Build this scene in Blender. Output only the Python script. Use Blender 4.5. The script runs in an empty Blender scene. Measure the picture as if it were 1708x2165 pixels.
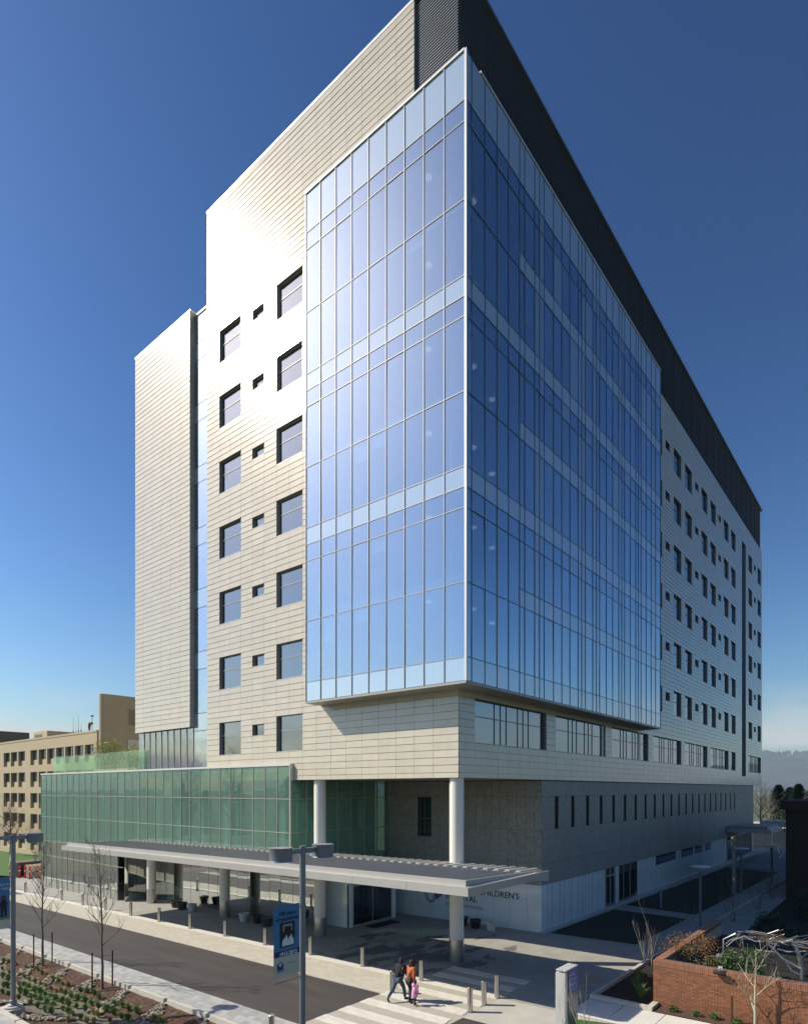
import bpy, bmesh, math, random
from mathutils import Vector, Matrix, Euler
R_ = random.Random(7)
PI = math.pi
scene = bpy.context.scene
COL = scene.collection

# ------------------------------------------------------------------ camera
CAM = Vector((-25.80, -17.62, 8.80))
HEAD = math.radians(39.4)
cam_d = bpy.data.cameras.new('camera')
cam_d.sensor_fit = 'HORIZONTAL'
cam_d.sensor_width = 36.0
cam_d.lens = 1310.0 / 1708.0 * 36.0
cam_d.shift_y = (1670.0 - 1082.5) / 1708.0
cam_d.clip_start = 0.1
cam_d.clip_end = 30000.0
cam = bpy.data.objects.new('camera', cam_d)
cam.location = CAM
cam.rotation_euler = (PI / 2, 0, HEAD - PI / 2)
COL.objects.link(cam)
scene.camera = cam

# ------------------------------------------------------------------ sky and sun
SUN_EL = math.radians(39.5)
SUN_AZ = (-0.55, 0.835)                       # horizontal direction towards the sun
_n = math.hypot(*SUN_AZ)
SUN_AZ = (SUN_AZ[0] / _n, SUN_AZ[1] / _n)
world = bpy.data.worlds.new('World')
scene.world = world
world.use_nodes = True
wn, wl = world.node_tree.nodes, world.node_tree.links
wn.clear()
w_out = wn.new('ShaderNodeOutputWorld')
w_bg = wn.new('ShaderNodeBackground')
w_bg.inputs['Strength'].default_value = 0.15
w_sky = wn.new('ShaderNodeTexSky')
w_sky.sky_type = 'NISHITA'
w_sky.sun_disc = False
w_sky.sun_elevation = SUN_EL
w_sky.sun_rotation = math.atan2(SUN_AZ[0], SUN_AZ[1])
w_sky.altitude = 0
w_sky.air_density = 1.15
w_sky.dust_density = 1.0
w_sky.ozone_density = 2.8
w_sat = wn.new('ShaderNodeHueSaturation')
w_sat.inputs['Saturation'].default_value = 1.14
w_sat.inputs['Value'].default_value = 1.0
w_sat.inputs['Hue'].default_value = 0.4975
wl.new(w_sky.outputs[0], w_sat.inputs['Color'])
# slide-film contrast for the whole sky
w_dn = wn.new('ShaderNodeVectorMath')
w_dn.operation = 'SCALE'
w_dn.inputs['Scale'].default_value = 0.1
w_gm = wn.new('ShaderNodeGamma')
w_gm.inputs[1].default_value = 1.6
w_up = wn.new('ShaderNodeVectorMath')
w_up.operation = 'SCALE'
w_up.inputs['Scale'].default_value = 10.0
wl.new(w_sat.outputs[0], w_dn.inputs[0])
wl.new(w_dn.outputs[0], w_gm.inputs[0])
wl.new(w_gm.outputs[0], w_up.inputs[0])
# a low band of soft cumulus all round the horizon
tc = wn.new('ShaderNodeTexCoord')
sep = wn.new('ShaderNodeSeparateXYZ')
wl.new(tc.outputs['Generated'], sep.inputs[0])
mp = wn.new('ShaderNodeMapping')
mp.inputs['Scale'].default_value = (1, 1, 3.6)
wl.new(tc.outputs['Generated'], mp.inputs[0])
nz = wn.new('ShaderNodeTexNoise')
nz.inputs['Scale'].default_value = 4.2
nz.inputs['Detail'].default_value = 7
nz.inputs['Roughness'].default_value = 0.55
wl.new(mp.outputs[0], nz.inputs['Vector'])
band = wn.new('ShaderNodeMapRange')           # clouds only close to the horizon
band.inputs['From Min'].default_value = 0.15
band.inputs['From Max'].default_value = 0.03
wl.new(sep.outputs[2], band.inputs['Value'])
rmp = wn.new('ShaderNodeMapRange')
rmp.interpolation_type = 'SMOOTHSTEP'
rmp.inputs['From Min'].default_value = 0.41
rmp.inputs['From Max'].default_value = 0.56
wl.new(nz.outputs[0], rmp.inputs['Value'])
mul = wn.new('ShaderNodeMath')
mul.operation = 'MULTIPLY'
wl.new(band.outputs[0], mul.inputs[0])
wl.new(rmp.outputs[0], mul.inputs[1])
mul2 = wn.new('ShaderNodeMath')
mul2.operation = 'MULTIPLY'
mul2.inputs[1].default_value = 0.85
wl.new(mul.outputs[0], mul2.inputs[0])
mixc = wn.new('ShaderNodeMix')
mixc.data_type = 'RGBA'
mixc.inputs[7].default_value = (4.9, 4.65, 4.45, 1)
wl.new(mul2.outputs[0], mixc.inputs[0])
wl.new(w_up.outputs[0], mixc.inputs[6])
wl.new(mixc.outputs[2], w_bg.inputs['Color'])
wl.new(w_bg.outputs[0], w_out.inputs['Surface'])

sun_d = bpy.data.lights.new('sun', 'SUN')
sun_d.energy = 5.0
sun_d.angle = math.radians(0.53)
sun_d.color = (1.0, 0.915, 0.77)
sun = bpy.data.objects.new('sun', sun_d)
sv = Vector((SUN_AZ[0] * math.cos(SUN_EL), SUN_AZ[1] * math.cos(SUN_EL), math.sin(SUN_EL)))
sun.rotation_euler = sv.to_track_quat('Z', 'Y').to_euler()
sun.location = (-60, 60, 90)
COL.objects.link(sun)

vs = scene.view_settings
vs.view_transform = 'Standard'
vs.look = 'None'
vs.exposure = 0.22
vs.gamma = 1.0
vs.use_curve_mapping = False
scene.render.engine = 'CYCLES'
cy = scene.cycles
cy.use_denoising = True
try:
    cy.denoiser = 'OPENIMAGEDENOISE'
except Exception:
    pass
cy.caustics_reflective = False
cy.caustics_refractive = False
cy.max_bounces = 8
cy.transparent_max_bounces = 16
cy.glossy_bounces = 4
cy.diffuse_bounces = 3
cy.sample_clamp_indirect = 6.0
cy.blur_glossy = 0.5

# ------------------------------------------------------------------ photo pixels to places (1708 px wide copy of the photograph)
_F, _CX, _HY = 1310.0, 854.0, 1670.0
FWD = Vector((math.cos(HEAD), math.sin(HEAD), 0))
RGT = Vector((math.sin(HEAD), -math.cos(HEAD), 0))
SX, SY = -0.007, -0.021                       # the site falls gently away from the corner


def zg(x, y):
    x = max(-70.0, min(140.0, x))
    y = max(-60.0, min(130.0, y))
    return SX * x + SY * y


def ray(p):
    return FWD + RGT * ((p[0] - _CX) / _F) + Vector((0, 0, (_HY - p[1]) / _F))


def on_ground(p, h=0.0):
    r = ray(p)
    t = (SX * CAM.x + SY * CAM.y + h - CAM.z) / (r.z - SX * r.x - SY * r.y)
    return CAM + r * t


def on_x(p, X):
    r = ray(p)
    return CAM + r * ((X - CAM.x) / r.x)


def on_y(p, Y):
    r = ray(p)
    return CAM + r * ((Y - CAM.y) / r.y)


def crop(x0, y0, w, ow):
    s = ow / w
    return lambda x, y: ((x0 + x / s) / 1.3759, (y0 + y / s) / 1.3759)


cA = crop(0, 1950, 900, 1708)
cD = crop(1500, 2150, 850, 1708)
cL = crop(0, 2600, 500, 1708)
cM = crop(0, 2350, 500, 1708)
cN = crop(750, 2400, 350, 1309)
cP = crop(1080, 2750, 420, 1708)
cQ = crop(1850, 2400, 500, 1708)
cW = crop(2050, 2100, 300, 1299)
cV = crop(0, 1950, 450, 1708)
cT = crop(1150, 2250, 550, 1708)


# ------------------------------------------------------------------ materials
MATS = {}


def mat(name, col, rough=0.6, metal=0.0, var=0.0, vscale=3.0, detail=4.0, bump=0.0, bscale=40.0, spec=0.5,
        island=0.0, coat=0.0, col2=None, stretch=(1, 1, 1), coord='Object', sheen=0.0, aniso=0.0, trans=0.0):
    """Principled material; var = noise modulation of the colour, island = brightness change from piece to piece."""
    m = bpy.data.materials.new(name)
    m.use_nodes = True
    n, l = m.node_tree.nodes, m.node_tree.links
    b = n['Principled BSDF']
    b.inputs['Base Color'].default_value = (*col, 1)
    b.inputs['Roughness'].default_value = rough
    b.inputs['Metallic'].default_value = metal
    b.inputs['Specular IOR Level'].default_value = spec
    b.inputs['Coat Weight'].default_value = coat
    if aniso:
        b.inputs['Anisotropic'].default_value = aniso
    src = None
    tcn = n.new('ShaderNodeTexCoord')
    mpn = n.new('ShaderNodeMapping')
    mpn.inputs['Scale'].default_value = stretch
    if coord == 'World':
        geo = n.new('ShaderNodeNewGeometry')
        l.new(geo.outputs['Position'], mpn.inputs[0])
    else:
        l.new(tcn.outputs[coord], mpn.inputs[0])
    if var or col2:
        t = n.new('ShaderNodeTexNoise')
        t.inputs['Scale'].default_value = vscale
        t.inputs['Detail'].default_value = detail
        t.inputs['Roughness'].default_value = 0.62
        l.new(mpn.outputs[0], t.inputs['Vector'])
        mx = n.new('ShaderNodeMix')
        mx.data_type = 'RGBA'
        c2 = col2 if col2 else tuple(min(1, c * (1 + var)) for c in col)
        c1 = col if col2 else tuple(c * (1 - var) for c in col)
        mx.inputs[6].default_value = (*c1, 1)
        mx.inputs[7].default_value = (*c2, 1)
        mr = n.new('ShaderNodeMapRange')
        mr.inputs['From Min'].default_value = 0.3
        mr.inputs['From Max'].default_value = 0.7
        l.new(t.outputs[0], mr.inputs['Value'])
        l.new(mr.outputs[0], mx.inputs[0])
        src = mx.outputs[2]
    if island:
        g = n.new('ShaderNodeNewGeometry')
        oi = n.new('ShaderNodeObjectInfo')
        ad = n.new('ShaderNodeMath')
        ad.operation = 'ADD'
        fr = n.new('ShaderNodeMath')
        fr.operation = 'FRACT'
        l.new(g.outputs['Random Per Island'], ad.inputs[0])
        l.new(oi.outputs['Random'], ad.inputs[1])
        l.new(ad.outputs[0], fr.inputs[0])
        mr2 = n.new('ShaderNodeMapRange')
        mr2.inputs['To Min'].default_value = 1 - island
        mr2.inputs['To Max'].default_value = 1 + island
        l.new(fr.outputs[0], mr2.inputs['Value'])
        hs = n.new('ShaderNodeHueSaturation')
        l.new(mr2.outputs[0], hs.inputs['Value'])
        if src:
            l.new(src, hs.inputs['Color'])
        else:
            hs.inputs['Color'].default_value = (*col, 1)
        src = hs.outputs[0]
    if src:
        l.new(src, b.inputs['Base Color'])
    if bump:
        t2 = n.new('ShaderNodeTexNoise')
        t2.inputs['Scale'].default_value = bscale
        t2.inputs['Detail'].default_value = 4
        l.new(mpn.outputs[0], t2.inputs['Vector'])
        bp = n.new('ShaderNodeBump')
        bp.inputs['Strength'].default_value = bump
        bp.inputs['Distance'].default_value = 0.02
        l.new(t2.outputs[0], bp.inputs['Height'])
        l.new(bp.outputs[0], b.inputs['Normal'])
    MATS[name] = m
    return m


def glass(name, tint, refl, f0=0.3, rough=0.0, wave=0.0, wscale=0.5, frit=None, ff=0.0, opaque=False):
    """Thin coated pane: clear tint seen through, mirror layer that grows towards grazing angles."""
    m = bpy.data.materials.new(name)
    m.use_nodes = True
    n, l = m.node_tree.nodes, m.node_tree.links
    n.clear()
    o = n.new('ShaderNodeOutputMaterial')
    tr = n.new('ShaderNodeBsdfTransparent')
    tr.inputs[0].default_value = (*tint, 1)
    gl = n.new('ShaderNodeBsdfGlossy')
    gl.inputs['Color'].default_value = (*refl, 1)
    gl.inputs['Roughness'].default_value = rough
    lw = n.new('ShaderNodeLayerWeight')
    lw.inputs['Blend'].default_value = 0.5
    pw = n.new('ShaderNodeMath')
    pw.operation = 'POWER'
    pw.inputs[1].default_value = 5.0
    l.new(lw.outputs['Facing'], pw.inputs[0])
    mr = n.new('ShaderNodeMapRange')
    mr.inputs['To Min'].default_value = f0
    mr.inputs['To Max'].default_value = 1.0
    l.new(pw.outputs[0], mr.inputs['Value'])
    mx = n.new('ShaderNodeMixShader')
    l.new(mr.outputs[0], mx.inputs[0])
    if frit:                                   # fired ceramic dots: part of the pane scatters light
        df, tl, m3, m4 = n.new('ShaderNodeBsdfDiffuse'), n.new('ShaderNodeBsdfTranslucent'), n.new('ShaderNodeMixShader'), n.new('ShaderNodeMixShader')
        df.inputs[0].default_value = tl.inputs[0].default_value = (*frit, 1)
        m3.inputs[0].default_value = 0.0 if opaque else 0.5
        m4.inputs[0].default_value = ff
        l.new(df.outputs[0], m3.inputs[1])
        l.new(tl.outputs[0], m3.inputs[2])
        l.new(tr.outputs[0], m4.inputs[1])
        l.new(m3.outputs[0], m4.inputs[2])
        l.new(m4.outputs[0], mx.inputs[1])
    else:
        l.new(tr.outputs[0], mx.inputs[1])
    l.new(gl.outputs[0], mx.inputs[2])
    if wave:
        g = n.new('ShaderNodeNewGeometry')
        t = n.new('ShaderNodeTexNoise')
        t.inputs['Scale'].default_value = wscale
        t.inputs['Detail'].default_value = 1.5
        l.new(g.outputs['Position'], t.inputs['Vector'])
        bp = n.new('ShaderNodeBump')
        bp.inputs['Strength'].default_value = wave
        bp.inputs['Distance'].default_value = 0.05
        l.new(t.outputs[0], bp.inputs['Height'])
        l.new(bp.outputs[0], gl.inputs['Normal'])
    l.new(mx.outputs[0], o.inputs[0])
    MATS[name] = m
    return m


mat('metal_panel', (0.59, 0.525, 0.415), rough=0.165, metal=0.05, var=0.05, vscale=1.2, island=0.035, bump=0.05, bscale=3.0, coord='World')
mat('panel_backing', (0.10, 0.095, 0.085), rough=0.9)
mat('coping', (0.72, 0.70, 0.67), rough=0.35, metal=0.3)
mat('reveal', (0.20, 0.215, 0.23), rough=0.5, metal=0.2)
mat('mullion', (0.40, 0.385, 0.345), rough=0.5, metal=0.2)
mat('mullion_dark', (0.14, 0.16, 0.185), rough=0.45, metal=0.5)
glass('spandrel', (0, 0, 0), (0.86, 0.92, 1.0), f0=0.34, frit=(0.38, 0.46, 0.52), ff=1.0, opaque=True)
glass('shadow_box', (0, 0, 0), (0.86, 0.92, 1.0), f0=0.36, frit=(0.22, 0.29, 0.35), ff=1.0, opaque=True)
glass('tower_glass', (0.62, 0.74, 0.82), (0.86, 0.92, 1.0), f0=0.38, wave=0.006, wscale=0.6)
glass('window_glass', (0.45, 0.52, 0.58), (0.88, 0.93, 1.0), f0=0.27, wave=0.008, wscale=0.8)
glass('lobby_glass', (0.64, 0.82, 0.76), (0.75, 0.95, 0.86), f0=0.12, wave=0.012, wscale=0.8, frit=(0.44, 0.66, 0.57), ff=0.32)
glass('street_glass', (0.50, 0.60, 0.58), (0.95, 0.98, 0.95), f0=0.55, wave=0.012, wscale=0.8)
glass('rail_glass', (0.80, 0.95, 0.84), (0.80, 0.95, 0.86), f0=0.10)
glass('door_glass', (0.25, 0.30, 0.36), (0.8, 0.88, 1.0), f0=0.10)
mat('interior_wall', (0.66, 0.68, 0.66), rough=0.8, var=0.06, vscale=0.4)
mat('interior_dark', (0.07, 0.08, 0.08), rough=0.8)
mat('interior_white', (0.80, 0.80, 0.76), rough=0.6)
mat('interior_green', (0.62, 0.72, 0.50), rough=0.8, var=0.1, vscale=0.3)
mat('carpet', (0.16, 0.17, 0.18), rough=0.9)
mat('granite', (0.30, 0.285, 0.25), rough=0.55, var=0.28, vscale=6, detail=8, island=0.05, coord='World')
mat('granite_joint', (0.045, 0.045, 0.04), rough=0.9)
mat('white_glass', (0.74, 0.80, 0.78), rough=0.10, var=0.03, vscale=0.5, spec=0.8, island=0.02)
mat('louver', (0.15, 0.165, 0.19), rough=0.42, metal=0.4)
mat('louver_back', (0.02, 0.022, 0.026), rough=0.9)
mat('soffit', (0.36, 0.35, 0.32), rough=0.5, metal=0.2)
mat('white_paint', (0.79, 0.755, 0.665), rough=0.35, var=0.02, vscale=2)
mat('brushed_steel', (0.52, 0.51, 0.49), rough=0.28, metal=1.0, var=0.12, vscale=5, stretch=(6, 6, 0.3))
mat('canopy_metal', (0.50, 0.485, 0.45), rough=0.38, metal=0.25, var=0.03, vscale=1.0)
mat('canopy_roof', (0.36, 0.35, 0.345), rough=0.45, metal=0.3, var=0.06, vscale=1.5)
mat('concrete', (0.46, 0.44, 0.385), rough=0.85, var=0.10, vscale=1.1, detail=8, bump=0.10, bscale=30, coord='World')
mat('concrete_white', (0.64, 0.62, 0.56), rough=0.8, var=0.07, vscale=2.0, detail=7, coord='World')
mat('kerb', (0.50, 0.475, 0.41), rough=0.85, var=0.12, vscale=3, detail=8, bump=0.1, coord='World')
mat('paver_grey', (0.37, 0.37, 0.355), rough=0.85, island=0.18, var=0.08, vscale=8, coord='World')
mat('paver_buff', (0.50, 0.465, 0.385), rough=0.85, island=0.05, var=0.08, vscale=4, coord='World')
mat('paver_white', (0.66, 0.625, 0.545), rough=0.8, island=0.05, var=0.05, vscale=6, coord='World')
mat('paver_tan', (0.43, 0.40, 0.335), rough=0.85, island=0.06, var=0.08, vscale=5, coord='World')
mat('paver_joint', (0.11, 0.105, 0.09), rough=0.95)
mat('mulch', (0.060, 0.032, 0.022), rough=0.95, col2=(0.135, 0.068, 0.045), vscale=26, detail=6, bump=0.9, bscale=60, coord='World')
mat('chips', (0.13, 0.066, 0.042), rough=0.9, island=0.6)
mat('soil', (0.16, 0.135, 0.108), rough=0.95, var=0.22, vscale=9, detail=8, bump=0.5, bscale=40, coord='World')
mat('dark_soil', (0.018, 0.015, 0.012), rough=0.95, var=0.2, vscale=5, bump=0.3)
mat('stone_a', (0.27, 0.235, 0.18), rough=0.8, island=0.40, var=0.1, vscale=10)
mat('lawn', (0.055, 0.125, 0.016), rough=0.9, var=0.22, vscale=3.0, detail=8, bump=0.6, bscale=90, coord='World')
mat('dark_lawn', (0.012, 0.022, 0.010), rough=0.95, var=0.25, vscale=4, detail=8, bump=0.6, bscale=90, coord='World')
mat('grass_green', (0.105, 0.195, 0.035), rough=0.7, island=0.3)
mat('grass_yellow', (0.26, 0.25, 0.06), rough=0.7, island=0.3)
mat('bark', (0.17, 0.145, 0.11), rough=0.9, var=0.25, vscale=12)
mat('bark_pale', (0.42, 0.37, 0.27), rough=0.85, var=0.2, vscale=12)
mat('twig_red', (0.20, 0.10, 0.07), rough=0.9)
mat('stake', (0.055, 0.028, 0.018), rough=0.9)
mat('lamp_grey', (0.215, 0.235, 0.265), rough=0.42, metal=0.45, var=0.04, vscale=3)
mat('lamp_lens', (0.7, 0.7, 0.66), rough=0.3)
mat('banner_blue', (0.055, 0.20, 0.40), rough=0.7)
mat('banner_navy', (0.02, 0.045, 0.16), rough=0.7)
mat('banner_cream', (0.52, 0.53, 0.44), rough=0.7)
mat('print_black', (0.012, 0.013, 0.016), rough=0.7)
mat('print_white', (0.75, 0.75, 0.72), rough=0.7)
mat('print_grey', (0.30, 0.30, 0.30), rough=0.7)
mat('print_red', (0.50, 0.03, 0.025), rough=0.7)
mat('print_sky', (0.10, 0.28, 0.48), rough=0.7)
mat('print_green', (0.16, 0.30, 0.05), rough=0.7)
mat('brick', (0.25, 0.105, 0.052), rough=0.85, island=0.22, var=0.12, vscale=14, coord='World', bump=0.2, bscale=120)
mat('mortar', (0.44, 0.37, 0.28), rough=0.95, var=0.1, vscale=20)
mat('brick_cap', (0.29, 0.13, 0.075), rough=0.85, island=0.15, var=0.1, vscale=10, coord='World')
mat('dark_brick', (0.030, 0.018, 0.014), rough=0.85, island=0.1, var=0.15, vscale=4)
mat('galvanised', (0.33, 0.34, 0.34), rough=0.4, metal=0.8, var=0.15, vscale=8)
mat('rust', (0.25, 0.11, 0.05), rough=0.7, metal=0.3, var=0.3, vscale=10)
mat('stucco', (0.46, 0.375, 0.245), rough=0.9, var=0.05, vscale=0.8, detail=6, bump=0.08, bscale=20)
mat('stucco_tower', (0.43, 0.345, 0.22), rough=0.9, var=0.05, vscale=0.5, detail=6)
mat('far_brown', (0.16, 0.13, 0.10), rough=0.9)
mat('black_rubber', (0.015, 0.015, 0.017), rough=0.7)
mat('tub_white', (0.70, 0.70, 0.67), rough=0.5)
mat('tub_dark', (0.02, 0.022, 0.028), rough=0.5)
mat('tub_blue', (0.05, 0.065, 0.085), rough=0.5)
mat('sign_blue', (0.07, 0.13, 0.42), rough=0.35, spec=0.6)
mat('sign_dark', (0.10, 0.12, 0.17), rough=0.25, metal=0.4)
mat('red_plastic', (0.55, 0.03, 0.02), rough=0.5)
mat('crate_wood', (0.36, 0.29, 0.20), rough=0.85, var=0.2, vscale=6)
mat('skin', (0.13, 0.065, 0.04), rough=0.55)
mat('cloth_black', (0.016, 0.017, 0.022), rough=0.9)
mat('cloth_denim', (0.045, 0.075, 0.125), rough=0.9, var=0.2, vscale=20)
mat('cloth_orange', (0.50, 0.135, 0.045), rough=0.85, var=0.1, vscale=15)
mat('cloth_pink', (0.62, 0.12, 0.36), rough=0.85, col2=(0.75, 0.45, 0.62), vscale=40, detail=1)
mat('cloth_white', (0.7, 0.7, 0.7), rough=0.8)
mat('hair_brown', (0.05, 0.02, 0.012), rough=0.7)
mat('hair_black', (0.012, 0.010, 0.010), rough=0.7)
mat('bag', (0.35, 0.30, 0.25), rough=0.6, col2=(0.16, 0.12, 0.09), vscale=18)
mat('leaf_green', (0.045, 0.10, 0.018), rough=0.6, island=0.45)
mat('leaf_bamboo', (0.30, 0.31, 0.06), rough=0.6, island=0.4)
mat('leaf_conifer', (0.012, 0.045, 0.020), rough=0.7, island=0.5)
mat('leaf_russet', (0.24, 0.11, 0.03), rough=0.7, island=0.5)
mat('leaf_olive', (0.10, 0.10, 0.03), rough=0.7, island=0.4)
mat('blossom', (0.34, 0.22, 0.20), rough=0.8, island=0.35)
mat('stone_wall', (0.50, 0.46, 0.37), rough=0.85, island=0.10, var=0.08, vscale=5)
mat('plank_deck', (0.20, 0.21, 0.22), rough=0.8, island=0.08)
mat('hill_forest', (0.018, 0.040, 0.034), rough=0.95, col2=(0.075, 0.078, 0.066), vscale=0.006, detail=10, coord='World')
mat('ground_far', (0.13, 0.13, 0.10), rough=0.95, col2=(0.06, 0.085, 0.03), vscale=0.02, detail=8, coord='World')
mat('car_red', (0.45, 0.03, 0.03), rough=0.3, coat=0.5)


def lamp_glow():
    m = mat('lamp_glow', (0.8, 0.8, 0.72), rough=0.5)
    b = m.node_tree.nodes['Principled BSDF']
    b.inputs['Emission Color'].default_value = (1, 0.93, 0.75, 1)
    b.inputs['Emission Strength'].default_value = 0.4


lamp_glow()


def asphalt():
    m = mat('asphalt', (0.058, 0.050, 0.046), rough=0.9, var=0.26, vscale=0.9, detail=10, bump=0.25, bscale=160, coord='World', stretch=(1.0, 0.16, 1.0))
    return m


asphalt()


def wet_plaza():
    """Plaza concrete with saw-cut joints and old water stains."""
    m = mat('plaza', (0.36, 0.345, 0.305), rough=0.85, var=0.11, vscale=0.9, detail=9, coord='World')
    n, l = m.node_tree.nodes, m.node_tree.links
    b = n['Principled BSDF']
    src = b.inputs['Base Color'].links[0].from_socket
    g = n.new('ShaderNodeNewGeometry')
    bt = n.new('ShaderNodeTexBrick')
    bt.inputs['Color1'].default_value = (1, 1, 1, 1)
    bt.inputs['Color2'].default_value = (0.93, 0.93, 0.93, 1)
    bt.inputs['Mortar'].default_value = (0.66, 0.65, 0.62, 1)
    bt.inputs['Scale'].default_value = 1.0
    bt.inputs['Mortar Size'].default_value = 0.008
    bt.inputs['Brick Width'].default_value = 1.2
    bt.inputs['Row Height'].default_value = 0.6
    l.new(g.outputs['Position'], bt.inputs['Vector'])
    m1 = n.new('ShaderNodeMix')
    m1.data_type = 'RGBA'
    m1.blend_type = 'MULTIPLY'
    m1.inputs[0].default_value = 1.0
    l.new(src, m1.inputs[6])
    l.new(bt.outputs[0], m1.inputs[7])
    mpn = n.new('ShaderNodeMapping')
    mpn.inputs['Scale'].default_value = (0.35, 0.75, 1)
    l.new(g.outputs['Position'], mpn.inputs[0])
    t = n.new('ShaderNodeTexNoise')
    t.inputs['Scale'].default_value = 0.9
    t.inputs['Detail'].default_value = 9
    t.inputs['Roughness'].default_value = 0.6
    l.new(mpn.outputs[0], t.inputs['Vector'])
    # stains gather on the sheltered side round the entrance
    sp = n.new('ShaderNodeVectorMath')
    sp.operation = 'DISTANCE'
    sp.inputs[1].default_value = (0.5, 3.5, 0)
    l.new(g.outputs['Position'], sp.inputs[0])
    mr = n.new('ShaderNodeMapRange')
    mr.inputs['From Min'].default_value = 8.5
    mr.inputs['From Max'].default_value = 2.0
    mr.inputs['To Min'].default_value = -0.22
    mr.inputs['To Max'].default_value = 0.06
    l.new(sp.outputs['Value'], mr.inputs['Value'])
    ad = n.new('ShaderNodeMath')
    l.new(t.outputs[0], ad.inputs[0])
    l.new(mr.outputs[0], ad.inputs[1])
    th = n.new('ShaderNodeMapRange')
    th.inputs['From Min'].default_value = 0.50
    th.inputs['From Max'].default_value = 0.54
    l.new(ad.outputs[0], th.inputs['Value'])
    m2 = n.new('ShaderNodeMix')
    m2.data_type = 'RGBA'
    m2.blend_type = 'MULTIPLY'
    m2.inputs[7].default_value = (0.42, 0.42, 0.44, 1)
    l.new(th.outputs[0], m2.inputs[0])
    l.new(m1.outputs[2], m2.inputs[6])
    l.new(m2.outputs[2], b.inputs['Base Color'])


wet_plaza()


# ------------------------------------------------------------------ mesh helpers
class MB:
    def __init__(s):
        s.v, s.f, s.m = [], [], []

    def quad(s, a, b, c, d, mi=0):
        i = len(s.v)
        s.v += [tuple(a), tuple(b), tuple(c), tuple(d)]
        s.f.append((i, i + 1, i + 2, i + 3))
        s.m.append(mi)
        return s

    def poly(s, pts, mi=0):
        i = len(s.v)
        s.v += [tuple(p) for p in pts]
        s.f.append(tuple(range(i, i + len(pts))))
        s.m.append(mi)
        return s

    def box(s, x0, y0, z0, x1, y1, z1, mi=0):
        i = len(s.v)
        s.v += [(x0, y0, z0), (x1, y0, z0), (x1, y1, z0), (x0, y1, z0), (x0, y0, z1), (x1, y0, z1), (x1, y1, z1), (x0, y1, z1)]
        for q in ((0, 3, 2, 1), (4, 5, 6, 7), (0, 1, 5, 4), (1, 2, 6, 5), (2, 3, 7, 6), (3, 0, 4, 7)):
            s.f.append(tuple(i + k for k in q))
            s.m.append(mi)
        return s

    def hexa(s, p, mi=0):
        """eight corners: bottom ring then top ring, counter-clockwise from above"""
        i = len(s.v)
        s.v += [tuple(q) for q in p]
        for q in ((0, 3, 2, 1), (4, 5, 6, 7), (0, 1, 5, 4), (1, 2, 6, 5), (2, 3, 7, 6), (3, 0, 4, 7)):
            s.f.append(tuple(i + k for k in q))
            s.m.append(mi)
        return s

    def lathe(s, cx, cy, prof, n=20, mi=0, caps=True):
        """prof: list of (radius, z)"""
        i = len(s.v)
        for r, z in prof:
            for k in range(n):
                a = 2 * PI * k / n
                s.v.append((cx + r * math.cos(a), cy + r * math.sin(a), z))
        for j in range(len(prof) - 1):
            for k in range(n):
                k2 = (k + 1) % n
                s.f.append((i + j * n + k, i + j * n + k2, i + (j + 1) * n + k2, i + (j + 1) * n + k))
                s.m.append(mi)
        if caps:
            s.f.append(tuple(i + k for k in reversed(range(n))))
            s.m.append(mi)
            t = i + (len(prof) - 1) * n
            s.f.append(tuple(t + k for k in range(n)))
            s.m.append(mi)
        return s

    def tube(s, pts, rad, n=6, mi=0, caps=True):
        """tube through points with one radius, or one radius per point"""
        pts = [Vector(p) for p in pts]
        if not hasattr(rad, '__len__'):
            rad = [rad] * len(pts)
        i = len(s.v)
        up = None
        for j, p in enumerate(pts):
            d = (pts[min(j + 1, len(pts) - 1)] - pts[max(j - 1, 0)])
            if d.length < 1e-6:
                d = Vector((0, 0, 1))
            d.normalize()
            if up is None:
                up = d.orthogonal().normalized()
            else:
                up = (up - d * up.dot(d))
                up = up.normalized() if up.length > 1e-5 else d.orthogonal().normalized()
            b = d.cross(up)
            for k in range(n):
                a = 2 * PI * k / n
                s.v.append(tuple(p + (up * math.cos(a) + b * math.sin(a)) * rad[j]))
        for j in range(len(pts) - 1):
            for k in range(n):
                k2 = (k + 1) % n
                s.f.append((i + j * n + k, i + j * n + k2, i + (j + 1) * n + k2, i + (j + 1) * n + k))
                s.m.append(mi)
        if caps:
            s.f.append(tuple(i + k for k in reversed(range(n))))
            s.m.append(mi)
            t = i + (len(pts) - 1) * n
            s.f.append(tuple(t + k for k in range(n)))
            s.m.append(mi)
        return s

    def mesh(s, name):
        me = bpy.data.meshes.new(name)
        me.from_pydata(s.v, [], s.f)
        return me

    def build(s, name, mats, parent=None, smooth=False, loc=None, **props):
        me = s.mesh(name)
        if not isinstance(mats, (list, tuple)):
            mats = [mats]
        for q in mats:
            me.materials.append(MATS[q])
        if len(mats) > 1:
            me.polygons.foreach_set('material_index', s.m)
        if smooth:
            me.polygons.foreach_set('use_smooth', [True] * len(me.polygons))
            try:
                me.set_sharp_from_angle(angle=math.radians(40))
            except Exception:
                pass
        me.update()
        return link(name, me, parent, loc, **props)


def link(name, me, parent=None, loc=None, **props):
    o = bpy.data.objects.new(name, me)
    COL.objects.link(o)
    if parent is not None:
        o.parent = parent
    if loc is not None:
        o.location = loc
    for k, v in props.items():
        o[k] = v
    return o


def root(name, loc, label, cat, group=None, rz=0.0):
    o = bpy.data.objects.new(name, None)
    o.empty_display_size = 0.3
    COL.objects.link(o)
    o.location = loc
    o.rotation_euler = (0, 0, rz)
    o['label'] = label
    o['category'] = cat
    if group:
        o['group'] = group
    return o


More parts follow.
